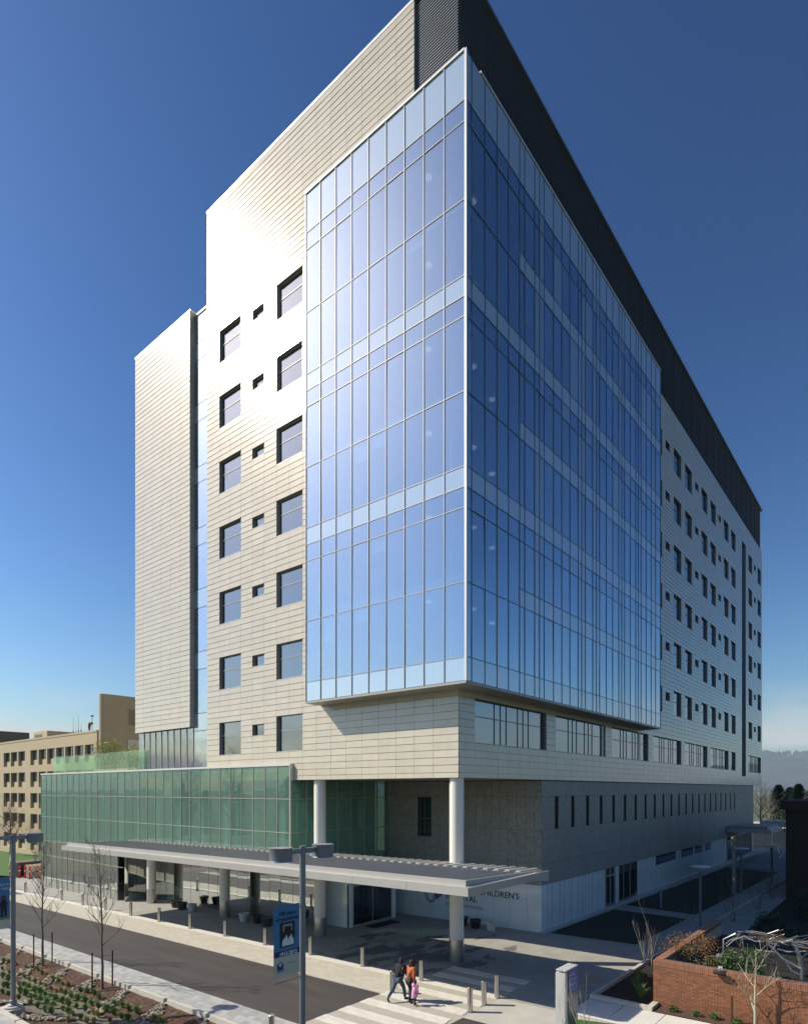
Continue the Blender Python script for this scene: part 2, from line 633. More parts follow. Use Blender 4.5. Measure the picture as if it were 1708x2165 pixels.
def tag(o, label, cat, group=None):
    o['label'] = label
    o['category'] = cat
    if group:
        o['group'] = group
    return o


def copy_tree(o, loc, rz=None, label=None, scale=None, group=None):
    c = o.copy()
    COL.objects.link(c)
    c.location = loc
    if rz is not None:
        c.rotation_euler = (0, 0, rz)
    if scale is not None:
        c.scale = (scale,) * 3
    if label:
        c['label'] = label
    if group:
        c['group'] = group
    for ch in o.children:
        d = ch.copy()
        COL.objects.link(d)
        d.parent = c
        for g in ch.children:
            e = g.copy()
            COL.objects.link(e)
            e.parent = d
    return c


_unit = {}


def unit_box(w, h, d, material, tilt=None):
    k = (round(w, 3), round(h, 3), round(d, 3), material)
    if k not in _unit:
        b = MB().box(-w / 2, -h / 2, -d / 2, w / 2, h / 2, d / 2)
        me = b.mesh('piece')
        me.materials.append(MATS[material])
        _unit[k] = me
    return _unit[k]


def pieces(parent, name, boxes, material, limit=300, rest=None, jit=0.0, lap=0.0):
    """boxes: (cx,cy,cz, sx,sy,sz) world; the largest in the photograph become parts, the others one part of stuff."""
    def area(b):
        p = Vector(b[:3]) - CAM
        dep = p.dot(FWD)
        if dep < 1:
            return 0
        a = b[4] * b[5] * abs(p.x) + b[3] * b[5] * abs(p.y) + b[3] * b[4] * abs(p.z)
        u = abs(p.dot(RGT) / dep)
        vv = p.z / dep
        vis = 1.0 if (u < 0.68 and -0.40 < vv < 1.30) else 0.01
        return vis * a / dep ** 3
    bs = sorted(boxes, key=area, reverse=True)
    pl = parent.matrix_world.translation if False else Vector(parent.location) if parent else Vector((0, 0, 0))
    par = parent
    while par is not None and par.parent is not None:
        par = par.parent
        pl = pl + Vector(par.location)
    for b in bs[:limit]:
        o = link(name, unit_box(b[3], b[4], b[5], material), parent, (b[0] - pl.x, b[1] - pl.y, b[2] - pl.z))
        if jit:
            o.rotation_euler = (R_.gauss(-lap, jit) if b[3] > b[4] else 0, R_.gauss(lap, jit) if b[4] >= b[3] else 0, R_.gauss(0, jit * .5))
    if len(bs) > limit:
        m = MB()
        for b in bs[limit:]:
            cx, cyy, cz = b[0] - pl.x, b[1] - pl.y, b[2] - pl.z
            k0 = len(m.v)
            m.box(cx - b[3] / 2, cyy - b[4] / 2, cz - b[5] / 2, cx + b[3] / 2, cyy + b[4] / 2, cz + b[5] / 2)
            if jit:                            # panels never sit perfectly true
                ja, jb = R_.gauss(lap, jit), R_.gauss(0, jit * .5)
                for q in range(k0, k0 + 8):
                    v = m.v[q]
                    if b[3] > b[4]:
                        m.v[q] = (v[0], v[1] + (v[2] - cz) * ja + (v[0] - cx) * jb, v[2])
                    else:
                        m.v[q] = (v[0] + (v[2] - cz) * ja + (v[1] - cyy) * jb, v[1], v[2])
        m.build(rest or name, material, parent, kind='stuff')


def sheet(name, pts, dz, material, thick=0.0, kind='structure', parent=None):
    m = MB()
    top = [(x, y, zg(x, y) + dz) for x, y in pts]
    m.poly(top)
    if thick:
        n = len(pts)
        for i in range(n):
            a, b = top[i], top[(i + 1) % n]
            m.quad((a[0], a[1], a[2] - thick), (b[0], b[1], b[2] - thick), b, a)
    o = m.build(name, material, parent)
    if kind and not parent:
        o['kind'] = kind
    return o


def text_mesh(name, txt, size, material, parent, M4, align='LEFT', extrude=0.004, bold=0.0, space=1.0, **props):
    cu = bpy.data.curves.new(name, 'FONT')
    cu.body = txt
    cu.size = size
    cu.align_x = align
    cu.extrude = extrude
    cu.offset = bold
    cu.space_character = space
    cu.resolution_u = 3
    o = bpy.data.objects.new(name, cu)
    COL.objects.link(o)
    dg = bpy.context.evaluated_depsgraph_get()
    me = bpy.data.meshes.new_from_object(o.evaluated_get(dg))
    bpy.data.objects.remove(o)
    bpy.data.curves.remove(cu)
    me.materials.clear()
    me.materials.append(MATS[material])
    r = link(name, me, parent, None, **props)
    r.matrix_local = M4
    return r


def frame(o, ux, uy):
    """matrix whose local x runs along ux, local y along uy, origin o"""
    ux, uy = Vector(ux).normalized(), Vector(uy).normalized()
    uz = ux.cross(uy)
    return Matrix(((ux.x, uy.x, uz.x, o[0]), (ux.y, uy.y, uz.y, o[1]), (ux.z, uy.z, uz.z, o[2]), (0, 0, 0, 1)))

# ================================================================== the setting
def ground_grid():
    m = MB()
    xs = [-5600, -1500, -400, -150, -70, -40, 0, 40, 80, 140, 300, 700, 1600, 4000, 5600]
    ys = [-5600, -4000, -1600, -700, -250, -60, -20, 0, 40, 90, 130, 260, 600, 1500, 5600]
    for x in xs:
        for y in ys:
            m.v.append((x, y, zg(x, y) - 0.6))
    ny = len(ys)
    for i in range(len(xs) - 1):
        for j in range(ny - 1):
            m.f.append((i * ny + j, (i + 1) * ny + j, (i + 1) * ny + j + 1, i * ny + j + 1))
    m.build('ground', 'ground_far', None, kind='structure')


ground_grid()

# plaza concrete in front of and beside the building
sheet('plaza', [(-3.05, -0.02), (-3.05, 62), (30, 62), (30, 12), (92, 12), (92, -9.7), (-1.25, -9.7), (-1.25, -7.25), (-3.35, -7.25), (-3.35, -4.36)], -0.01, 'plaza')
# driveway asphalt (two reaches, split by the raised crossing)
sheet('road', [(-10.5, 0.0), (-5.85, 0.0), (-5.85, 62), (-10.5, 62)], -0.02, 'asphalt')
sheet('road', [(-10.5, -40), (-6.2, -40), (-6.2, -4.42), (-10.5, -4.42)], -0.02, 'asphalt')
sheet('pavement', [(-6.2, -40), (-3.35, -40), (-3.35, -4.36), (-6.2, -4.42)], -0.008, 'concrete')
# crossing base
xing = sheet('crossing', [(-10.5, -4.42), (-6.2, -4.42), (-3.35, -4.36), (-0.3, -4.3), (-0.35, 0.0), (-10.5, 0.0)], -0.006, 'paver_tan')
pv_w, pv_t = [], []
k = 0
x = -0.45
while x > -10.4:
    w = 0.62
    if k % 2 == 0:
        for r in range(2):
            xx = x - 0.155 - r * 0.31
            y = -0.02 - (0.3 if r else 0.0)
            if r:
                pv_w.append((xx, -0.17, zg(xx, -0.17) - 0.03, 0.285, 0.265, 0.10))
            while y > -4.2:
                L = min(0.6, y + 4.28)
                pv_w.append((xx, y - L / 2, zg(xx, y - L / 2) - 0.03, 0.285, L - 0.026, 0.10))
                y -= 0.6
    x -= 0.62
    k += 1
pieces(xing, 'paver', pv_w, 'paver_white')
# buff paver apron between kerb and asphalt
apron = sheet('apron', [(-5.86, 0.0), (-3.5, 0.0), (-3.5, 62), (-5.86, 62)], -0.035, 'paver_joint')
bx = []
for r in range(8):
    xx = -5.70 + r * 0.295
    y = 0.02 - (0.3 if r % 2 else 0)
    while y < 46:
        y0, y1 = max(y, 0.01), y + 0.59
        if y1 - y0 > 0.1:
            bx.append((xx, (y0 + y1) / 2, zg(xx, y0) - 0.045, 0.283, y1 - y0, 0.10))
        y += 0.6
pieces(apron, 'paver', bx, 'paver_buff')
# white kerb strip that carries the bollards
for i in range(16):
    y0 = -0.0 + i * 3.9
    m = MB()
    a, b = y0 + 0.01, y0 + 3.89
    m.hexa([(-3.5, a, zg(-3.5, a) - .2), (-2.98, a, zg(-3, a) - .2), (-2.98, b, zg(-3, b) - .2), (-3.5, b, zg(-3.5, b) - .2),
            (-3.5, a, zg(-3.5, a) + .028), (-2.98, a, zg(-3, a) + .028), (-2.98, b, zg(-3, b) + .028), (-3.5, b, zg(-3.5, b) + .028)])
    m.build('kerb', 'concrete_white', None, kind='structure')
# grey block paving strip between driveway and planting bed
strip = sheet('paved_strip', [(-12.0, -4), (-10.5, -4), (-10.5, 62), (-12.0, 62)], -0.03, 'paver_joint')
bx = []
for r in range(6):
    xx = -11.875 + r * 0.25
    y = -1 + (0.15 if r % 2 else 0)
    while y < 46:
        bx.append((xx, y + 0.15, zg(xx, y) - 0.043, 0.238, 0.288, 0.10))
        y += 0.3
pieces(strip, 'paver', bx, 'paver_grey')
# the near paving beyond the bed
near = sheet('paved_strip', [(-30, -20), (-17.0, -20), (-17.0, 62), (-30, 62)], -0.03, 'paver_joint')
bx = []
for r in range(14):
    xx = -17.14 - r * 0.25
    y = 6.0 + (0.15 if r % 2 else 0)
    while y < 14:
        bx.append((xx, y + 0.15, zg(xx, y) - 0.043, 0.238, 0.288, 0.10))
        y += 0.3
pieces(near, 'paver', bx, 'paver_grey')


# --- planting bed (a shallow swale)
def bedz(x, y):
    t = (x + 14.4) / 2.45
    return zg(x, y) - 0.06 - 0.36 * max(0.0, 1 - t * t)


def bed_patch(name, f_in, f_out, y0, y1, dz, material, n=18, parent=None, kind='stuff', rough=0.0):
    """strip of ground between two x-curves"""
    m = MB()
    rows = max(2, int((y1 - y0) / 0.35))
    for i in range(rows + 1):
        y = y0 + (y1 - y0) * i / rows
        a, b = f_in(y), f_out(y)
        for j in range(n + 1):
            x = a + (b - a) * j / n
            m.v.append((x, y, bedz(x, y) + dz + (R_.uniform(-rough, rough) if 0 < i < rows and 0 < j < n else 0)))
    for i in range(rows):
        for j in range(n):
            q = i * (n + 1) + j
            m.f.append((q, q + 1, q + n + 2, q + n + 1))
    o = m.build(name, material, parent, smooth=True)
    o['kind'] = kind
    return o


bed_patch('planting_bed', lambda y: -16.85, lambda y: -12.0, -1.0, 62, 0.0, 'soil', kind='structure', rough=0.02)
# bark mulch on both banks
bed_patch('mulch', lambda y: -13.75 + 0.25 * math.sin(y * 1.3) + 0.15 * math.sin(y * 3.1), lambda y: -12.06, -1.0, 60, 0.02, 'mulch', rough=0.016)
bed_patch('mulch', lambda y: -16.8, lambda y: -15.55 + 0.3 * math.sin(y * 0.9 + 1) + 0.12 * math.sin(y * 2.7), -1.0, 60, 0.02, 'mulch', rough=0.016)
# loose bark chips
m = MB()
for i in range(9000):
    y = 2 + 24 * R_.random() ** 1.3
    x = R_.uniform(-13.6, -12.25) if R_.random() < .68 else R_.uniform(-16.75, -15.7)
    c = Vector((x, y, bedz(x, y) + .03 + R_.uniform(0, .02)))
    a_ = R_.uniform(0, 6.3)
    u = Vector((math.cos(a_), math.sin(a_), R_.uniform(-.3, .3))) * R_.uniform(.02, .05)
    w = Vector((-math.sin(a_), math.cos(a_), R_.uniform(-.3, .3))) * R_.uniform(.008, .018)
    m.quad(c - u - w, c + u - w, c + u + w, c - u + w)
m.build('bark_chips', 'chips', None, kind='stuff')
# kerb blocks with gaps where the rain runs in
gaps = [0.3, 3.4, 6.48, 9.52, 12.6, 15.8, 18.8, 22.1, 25.5, 28.7, 32.0, 35.3, 38.6, 42]
for a, b in zip(gaps, gaps[1:]):
    a2, b2 = a + 0.13, b - 0.13
    m = MB()
    for (y0, y1, x0, x1) in ((a2, b2, -12.17, -11.99),):
        m.hexa([(x0, y0, zg(x0, y0) - .5), (x1, y0, zg(x1, y0) - .5), (x1, y1, zg(x1, y1) - .5), (x0, y1, zg(x0, y1) - .5),
                (x0 + .015, y0 + .015, zg(x0, y0) + .10), (x1 - .01, y0 + .015, zg(x1, y0) + .10), (x1 - .01, y1 - .015, zg(x1, y1) + .10), (x0 + .015, y1 - .015, zg(x0, y1) + .10)])
    m.build('kerb', 'kerb', None, kind='structure')
    m = MB()
    m.hexa([(-12.22, b - .14, zg(-12, b) - .5), (-12.02, b - .14, zg(-12, b) - .5), (-12.02, b + .14, zg(-12, b) - .5), (-12.22, b + .14, zg(-12, b) - .5),
            (-12.22, b - .14, zg(-12, b) - .09), (-12.02, b - .14, zg(-12, b) - .04), (-12.02, b + .14, zg(-12, b) - .04), (-12.22, b + .14, zg(-12, b) - .09)])
    m.build('kerb', 'kerb', None, kind='structure')
gp2 = [2.4, 5.5, 8.65, 11.4, 14.6, 17.8, 21]
for a, b in zip(gp2, gp2[1:]):
    m = MB()
    a2, b2, x0, x1 = a + 0.06, b - 0.06, -17.02, -16.80
    m.hexa([(x0, a2, zg(x0, a2) - .5), (x1, a2, zg(x1, a2) - .5), (x1, b2, zg(x1, b2) - .5), (x0, b2, zg(x0, b2) - .5),
            (x0, a2, zg(x0, a2) + .10), (x1, a2, zg(x1, a2) + .10), (x1, b2, zg(x1, b2) + .10), (x0, b2, zg(x0, b2) + .10)])
    m.build('kerb', 'kerb', None, kind='structure')

# --- river stones running down from the kerb gaps
stone_meshes = []
for q in range(6):
    bm = bmesh.new()
    bmesh.ops.create_icosphere(bm, subdivisions=1, radius=1.0)
    rr = random.Random(q)
    for v in bm.verts:
        v.co *= rr.uniform(0.85, 1.12)
        v.co.z *= 0.6
        v.co.x *= 1.25
    me = bpy.data.meshes.new('stone')
    bm.to_mesh(me)
    bm.free()
    me.materials.append(MATS['stone_a'])
    me.polygons.foreach_set('use_smooth', [True] * len(me.polygons))
    stone_meshes.append(me)
runs = [((-12.25, 22.1), (-13.9, 20.9)), ((-12.25, 18.9), (-14.3, 17.1)), ((-12.25, 15.8), (-14.35, 14.2)), ((-12.25, 12.6), (-14.2, 11.4)),
        ((-12.25, 9.6), (-14.2, 8.45)), ((-12.25, 6.5), (-14.2, 5.2)), ((-15.3, 12.1), (-16.7, 12.6)), ((-14.9, 8.6), (-16.7, 9.75)),
        ((-12.25, 25.5), (-13.9, 24.2)), ((-12.25, 3.4), (-14.2, 2.2))]
cand = []
for ri, (a, b) in enumerate(runs):
    d = Vector((b[0] - a[0], b[1] - a[1]))
    nrm = Vector((-d.y, d.x)).normalized()
    for q in range(185):
        t = R_.random()
        wdt = 0.30 + 0.25 * t
        off = max(-1, min(1, R_.gauss(0, 0.5))) * wdt
        x = a[0] + d.x * t + nrm.x * off
        y = a[1] + d.y * t + nrm.y * off
        if x > -12.2 or x < -16.78:
            continue
        s = R_.uniform(0.035, 0.085)
        cand.append((ri, x, y, s))


def stone_mat(x, y, s):
    z = bedz(x, y) + 0.03 + s * 0.35 + R_.uniform(0, 0.04)
    return Matrix.Translation((x, y, z)) @ Euler((R_.uniform(-.4, .4), R_.uniform(-.4, .4), R_.uniform(0, 6.3))).to_matrix().to_4x4() @ Matrix.Diagonal((s, s, s, 1))


cand.sort(key=lambda c: -c[3] / ((c[1] - CAM.x) ** 2 + (c[2] - CAM.y) ** 2) ** 0.5)
strips = {}
for ri, x, y, s in cand[300:]:
    m = strips.setdefault(ri, MB())
    M4 = stone_mat(x, y, s)
    me = stone_meshes[R_.randrange(6)]
    i = len(m.v)
    m.v += [tuple(M4 @ v.co) for v in me.vertices]
    m.f += [tuple(i + k for k in p.vertices) for p in me.polygons]
    m.m += [0] * len(me.polygons)
sobj = {}
for ri, m in strips.items():
    sobj[ri] = m.build('gravel', 'stone_a', None, smooth=True, kind='stuff')
for ri, x, y, s in cand[:300]:
    o = link('stone', stone_meshes[R_.randrange(6)], sobj.get(ri))
    o.matrix_local = stone_mat(x, y, s)

# --- right-hand forecourt: paths, dark lawns, low planter
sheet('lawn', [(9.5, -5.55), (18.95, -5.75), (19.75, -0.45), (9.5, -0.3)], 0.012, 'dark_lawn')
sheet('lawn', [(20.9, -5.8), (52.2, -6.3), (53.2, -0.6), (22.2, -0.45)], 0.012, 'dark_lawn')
m = MB()
for (a, b) in (((9.3, 0.16), (74.5, 0.16)),):
    m.box(9.2, -0.12, -1.0, 75.0, 0.30, -0.02)
m.build('kerb', 'kerb', None, kind='structure')
sheet('lawn', [(-6.2, -7.45), (-3.9, -7.55), (-3.3, -9.6), (-3.05, -40), (-6.2, -40)], 0.012, 'lawn')
sheet('pavement', [(-3.35, -7.3), (-1.25, -7.3), (-1.25, -40), (-3.35, -40)], 0.004, 'concrete_white')
for yy in (-8.75, -10.35, -11.95, -13.55):
    MB().box(-3.34, yy - .008, zg(-2.3, yy) - .02, -1.26, yy + .008, zg(-2.3, yy) + 0.0075).build('joint_strip', 'paver_joint', None, kind='structure')
sheet('mulch', [(-1.24, -9.85), (-0.42, -9.85), (-0.42, -40), (-1.24, -40)], 0.03, 'mulch', kind='stuff')
# sunken planter with a low concrete rim left of the brick wall
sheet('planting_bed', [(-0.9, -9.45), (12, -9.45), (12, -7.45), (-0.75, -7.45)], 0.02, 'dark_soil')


def rim(p, q, w, h, name='kerb', material='kerb', base=-0.3):
    p, q = Vector(p), Vector(q)
    d = (q - p).normalized()
    nn = Vector((-d.y, d.x)) * (w / 2)
    ring = [p - nn, q - nn, q + nn, p + nn]
    zz = [zg(c.x, c.y) for c in ring]
    return MB().hexa([(c.x, c.y, z + base) for c, z in zip(ring, zz)] + [(c.x, c.y, z + h) for c, z in zip(ring, zz)]).build(name, material, None, kind='structure')


rim((-0.98, -7.28), (-1.12, -9.6), 0.22, 0.16)
rim((-1.23, -9.72), (-0.42, -9.72), 0.22, 0.158)
rim((-0.88, -7.32), (14, -7.32), 0.18, 0.14)
rim((14, -7.42), (52, -8.05), 0.16, 0.14)
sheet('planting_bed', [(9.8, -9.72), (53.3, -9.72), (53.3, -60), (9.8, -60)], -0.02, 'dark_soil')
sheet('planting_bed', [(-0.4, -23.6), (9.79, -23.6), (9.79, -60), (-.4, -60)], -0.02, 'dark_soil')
# deck at the far end
m = []
for i in range(26):
    xx = 54.0 + i * 1.05
    m.append((xx, -5.4, zg(xx, -5) + 0.03, 0.98, 9.4, 0.08))
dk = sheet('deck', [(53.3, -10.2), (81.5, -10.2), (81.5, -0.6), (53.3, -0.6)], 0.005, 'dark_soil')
pieces(dk, 'plank', m, 'plank_deck')

# --- wooded hills across the river
def hills():
    m = MB()
    n, rows = 150, 16
    for i in range(n + 1):
        az = math.radians(-100 + 190 * i / n)
        h0 = 205 + 52 * math.sin(az * 3.0 + 0.6) + 26 * math.sin(az * 7.7) + 9 * math.sin(az * 23) + 6 * math.sin(az * 61)
        for j in range(rows + 1):
            t = j / rows
            d = 3300 + 1500 * t
            h = h0 * (t ** 0.8) * (1 + 0.10 * math.sin(az * 31 + j * 1.7) + 0.05 * math.sin(az * 83 + j * 4)) + R_.uniform(-5, 7) * t
            m.v.append((d * math.cos(az), d * math.sin(az), -30 + h))
    for i in range(n):
        for j in range(rows):
            q = i * (rows + 1) + j
            m.f.append((q, q + rows + 1, q + rows + 2, q + 1))
            m.m.append(0)
    m.build('hills', 'hill_forest', None, smooth=True, kind='structure')


hills()
# ragged line of far trees along the ridge
m = MB()
for i in range(900):
    az = math.radians(R_.uniform(-20, 32))
    h0 = 205 + 52 * math.sin(az * 3.0 + 0.6) + 26 * math.sin(az * 7.7) + 9 * math.sin(az * 23) + 6 * math.sin(az * 61)
    d = 4790
    b = Vector((d * math.cos(az), d * math.sin(az), -38 + h0))
    w, h = R_.uniform(5, 9), R_.uniform(14, 34)
    m.lathe(b.x, b.y, [(w, b.z), (w * .8, b.z + h * .45), (0.3, b.z + h)], n=5, caps=False)
m.build('treeline', 'hill_forest', None, kind='stuff')

# ================================================================== the hospital tower
HB = root('hospital_building', (0, 0, 0), 'tall new hospital with beige metal panels and a projecting blue glass corner box', 'building')
Z0, ZT, RH = 9.40, 50.76, 0.3875
WS = 11.22                                     # sill of the lowest window row
FL = 4.65


def fill_wall(m, a0, a1, z0, z1, holes, put):
    """cover the rectangle except the holes with boxes: put(a, b, za, zb)"""
    br = sorted({a0, a1} | {h[0] for h in holes if a0 < h[0] < a1} | {h[1] for h in holes if a0 < h[1] < a1})
    for p, q in zip(br, br[1:]):
        mid = (p + q) / 2
        hs = sorted([(h[2], h[3]) for h in holes if h[0] < mid < h[1]])
        z = z0
        for u, v in hs:
            if u > z:
                put(p, q, z, min(u, z1))
            z = max(z, v)
        if z < z1:
            put(p, q, z, z1)


def split_cells(acols, zrows, holes):
    """grid cells minus holes (cells are clipped in z where a hole covers them)"""
    out = []
    for a, b in zip(acols, acols[1:]):
        mid = (a + b) / 2
        for u, v in zip(zrows, zrows[1:]):
            segs = [(u, v)]
            for h in holes:
                if h[0] - 1e-3 < mid < h[1] + 1e-3:
                    ns = []
                    for s, t in segs:
                        if h[3] <= s + 1e-3 or h[2] >= t - 1e-3:
                            ns.append((s, t))
                        else:
                            if h[2] - s > 0.08:
                                ns.append((s, h[2]))
                            if t - h[3] > 0.08:
                                ns.append((h[3], t))
                    segs = ns
            out += [(a, b, s, t) for s, t in segs if t - s > 0.05]
    return out


def refine(keys, step):
    out = []
    for a, b in zip(keys, keys[1:]):
        n = max(1, round((b - a) / step))
        out += [a + (b - a) * i / n for i in range(n)]
    return out + [keys[-1]]


zrows = [Z0] + [WS + RH * n for n in range(-4, 103) if Z0 + 0.1 < WS + RH * n < ZT - 0.1] + [ZT]

# windows: (a0, a1, z0, z1)
left_win, right_win = [], []
for k in range(7):
    s = WS + FL * k
    left_win += [(18.02, 20.55, s, s + 6 * RH), (15.49, 16.755, s + 3 * RH, s + 5 * RH), (11.695, 14.225, s, s + 6 * RH)]
ribbons = [(1.41, 9.55), (10.84, 19.1), (20.36, 28.7), (30.0, 38.5), (39.8, 48.5), (49.8, 58.65), (60.0, 62.6), (70.55, 79.65)]
rcols = [(30.0, 32.5, 0), (33.5, 34.8, 1), (36.0, 38.5, 0), (39.8, 42.3, 0), (43.5, 44.8, 1), (46.0, 48.5, 0), (49.8, 52.3, 0), (53.5, 54.8, 1),
         (56.1, 58.65, 0), (60.0, 62.6, 0), (70.55, 73.2, 0), (74.4, 75.8, 1), (77.1, 79.65, 0)]
for a, b in ribbons:
    right_win.append((a, b, WS, WS + 6 * RH))
for k in range(1, 7):
    s = WS + FL * k
    for a, b, small in rcols:
        right_win.append((a, b, s + 3 * RH, s + 5 * RH) if small else (a, b, s, s + 6 * RH))
slot = (66.4, 68.9, 10.6, 42.0)
GB = 1.25                                      # how far the glass box stands out
GL, GR, GZ0, GZ1 = 10.0, 27.97, 14.0, 43.87
left_holes = left_win + [(-1, 9.99, 14.1, 43.7), (-1, 2.84, 43.95, 60)]
right_holes = right_win + [slot, (-1, 27.9, 14.1, 43.7)]
LZ = 44.65                                     # foot of the louvred plant screen on the long side
YT = 22.1

# backing walls whose cut edges form the window reveals
m = MB()
fill_wall(m, 0.0, YT, Z0, ZT, left_holes, lambda a, b, u, v: m.box(0.01, max(a, 0.012), u, 0.32, b, v))
m.build('wall', 'reveal', HB)
m = MB()
fill_wall(m, 0.42, 80.5, Z0, LZ, right_holes, lambda a, b, u, v: m.box(a, 0.01, u, b, 0.35, v))
m.build('wall', 'reveal', HB)
# hidden sides, roof and soffit
m = MB()
m.box(0.45, YT - 0.3, Z0, 80.4, YT, ZT)
m.box(80.1, 0.45, Z0, 80.5, YT - 0.3, LZ)
m.box(0.5, 0.6, ZT - 0.6, 80.2, YT - 0.32, ZT - 0.3)
m.build('wall', 'metal_panel', HB)
m = MB()
m.poly([(0.02, 0.02, Z0 + .004), (0.02, YT, Z0 + .004), (80.48, YT, Z0 + .004), (80.48, 0.02, Z0 + .004)])
m.build('soffit', 'soffit', HB)

# metal panels, laid course by course
ycols = [0.0, 1.575] + [20.55 - 1.265 * k for k in range(14, -1, -1)] + [YT]
pan = []
J = 0.016
for a, b, u, v in split_cells(ycols, zrows, left_holes):
    pan.append((-0.016, (a + b) / 2, (u + v) / 2, 0.05, b - a - J, v - u - J))
xk = sorted({0.0, 80.5, 66.4, 68.9} | {q for r in ribbons for q in r} | {q for r in rcols for q in r[:2]})
xcols = refine(xk, 1.25)
for a, b, u, v in split_cells(xcols, [z for z in zrows if z < LZ] + [LZ], right_holes):
    pan.append(((a + b) / 2, -0.016, (u + v) / 2, b - a - J, 0.05, v - u - J))
# wing beyond the glass slot
WY0, WY1, WZ0, WZ1 = 24.35, 32.6, 13.5, 44.78
wz = [WZ0] + [WS + RH * n for n in range(0, 90) if WZ0 + .1 < WS + RH * n < WZ1 - .1] + [WZ1]
for a, b, u, v in split_cells(refine([WY0, WY1], 1.36), wz, []):
    pan.append((-0.016, (a + b) / 2, (u + v) / 2, 0.05, b - a - J, v - u - J))
for u, v in zip(wz, wz[1:]):
    pan.append((0.165, WY0 - 0.012, (u + v) / 2, 0.29, 0.05, v - u - J))
pieces(HB, 'facade_panel', pan, 'metal_panel', jit=0.005, lap=0.052)
m = MB()
m.box(0.01, WY0 + .01, WZ0, 8.0, WY1, WZ1 - .02)
m.build('wing', 'reveal', HB)
m = MB()
m.box(-0.05, WY0 - .05, WZ1, 0.35, WY1 + .03, WZ1 + 0.14)
m.box(0.35, WY0 - .05, WZ1, 8.0, WY0 + .2, WZ1 + .14)
m.box(-0.05, 2.84, ZT, 0.35, YT + .03, ZT + 0.16)
m.build('coping', 'coping', HB)
m = MB()
m.box(0.02, -0.12, ZT, 80.6, 0.28, ZT + 0.16)
m.box(0.0, 0.28, ZT, 0.35, 2.84, ZT + .16)
m.box(80.25, .28, ZT, 80.6, YT, ZT + .16)
m.build('coping', 'louver', HB)  # coping round the louvres: shade of the long side put into its colour

# window frames and panes
_wm = {}


def window(face, a0, a1, z0, z1, mulls=(), transom=0.60):
    w, h = a1 - a0, z1 - z0
    key = (face, round(w, 3), round(h, 3), tuple(mulls))
    if key not in _wm:
        fr, pn, sl = MB(), MB(), MB()
        t = 0.03

        def bar(mb, p, q, u, v, d0, d1):
            if face == 'L':
                mb.box(d0, p, u, d1, q, v)
            else:
                mb.box(p, d0, u, q, d1, v)
        bar(fr, 0, w, 0, t, .15, .22)
        bar(fr, 0, w, h - t, h, .15, .22)
        bar(fr, 0, t, t, h - t, .15, .22)
        bar(fr, w - t, w, t, h - t, .15, .22)
        if h > 1:
            zt = h * transom
            bar(fr, t, w - t, zt - .02, zt + .02, .155, .215)
        for q in mulls:
            bar(fr, q - .02, q + .02, t, h - t, .158, .212)
        if face == 'L':
            pn.quad((.19, 0, 0), (.19, 0, h), (.19, w, h), (.19, w, 0))
        else:
            pn.quad((0, .19, 0), (w, .19, 0), (w, .19, h), (0, .19, h))
        bar(sl, 0.01, w - .01, 0.004, .035, -.045, .15)
        mf, mp_, ms = fr.mesh('window'), pn.mesh('pane'), sl.mesh('sill')
        mf.materials.append(MATS['mullion' if face == 'L' else 'mullion_dark'])
        mp_.materials.append(MATS['window_glass'])
        ms.materials.append(MATS['coping' if face == 'L' else 'mullion'])
        _wm[key] = (mf, mp_, ms)
    mf, mp_, ms = _wm[key]
    loc = (0, a0, z0) if face == 'L' else (a0, 0, z0)
    o = link('window', mf, HB, loc)
    link('pane', mp_, o)
    link('sill', ms, o)


for a, b, u, v in left_win:
    window('L', a, b, u, v)
for a, b, u, v in right_win:
    w = b - a
    if w > 5:
        window('R', a, b, u, v, mulls=[w * q for q in (0.28, 0.36, 0.44, 0.60, 0.68, 0.76)], transom=0.62)
    else:
        window('R', a, b, u, v)
# tall glazed slot on the long side
m = MB()
m.quad((slot[0], .30, slot[2]), (slot[1], .30, slot[2]), (slot[1], .30, slot[3]), (slot[0], .30, slot[3]))
m.build('slot_pane', 'window_glass', HB)
m = MB()
for k in range(0, 15):
    z = slot[2] + k * 2.24
    m.box(slot[0], .24, z, slot[1], .31, z + .06)
m.build('mullion', 'mullion_dark', HB)

# plant-room louvres
def blades(name_mat):
    pitch = 0.152
    n = int((ZT - 44.0) / pitch)
    for i in range(n):
        z = 44.0 + i * pitch
        me = MB().hexa([(0.14, 0.16, z), (0.165, 0.16, z - .005), (0.29, 0.16, z + .10), (0.27, 0.16, z + .115),
                        (0.14, 2.80, z), (0.165, 2.80, z - .005), (0.29, 2.80, z + .10), (0.27, 2.80, z + .115)])
        me.box(0.12, 0.16, z - .012, 0.139, 2.80, z + .035)
        me.build('louver_blade', name_mat, HB)
    n = int((ZT - LZ) / pitch)
    for i in range(n):
        z = LZ + 0.02 + i * pitch
        me = MB().hexa([(0.16, 0.14, z), (0.16, 0.165, z - .005), (0.16, 0.29, z + .10), (0.16, 0.27, z + .115),
                        (80.3, 0.14, z), (80.3, 0.165, z - .005), (80.3, 0.29, z + .10), (80.3, 0.27, z + .115)])
        me.box(0.16, 0.125, z - .004, 80.3, 0.139, z + .014)
        me.build('louver_blade', name_mat, HB)


blades('louver')
m = MB()
m.box(0.30, 0.31, 43.9, 0.36, 2.84, ZT - .01)
m.box(0.37, 0.31, LZ - .5, 80.3, 0.36, ZT - .01)
m.box(80.28, .37, LZ - .3, 80.34, YT - .33, ZT - .02)
for q in range(1, 27):
    m.box(q * 3.05 - .02, 0.13, LZ + .02, q * 3.05 + .02, 0.31, ZT - .02)
m.build('louver_backing', 'louver_back', HB)

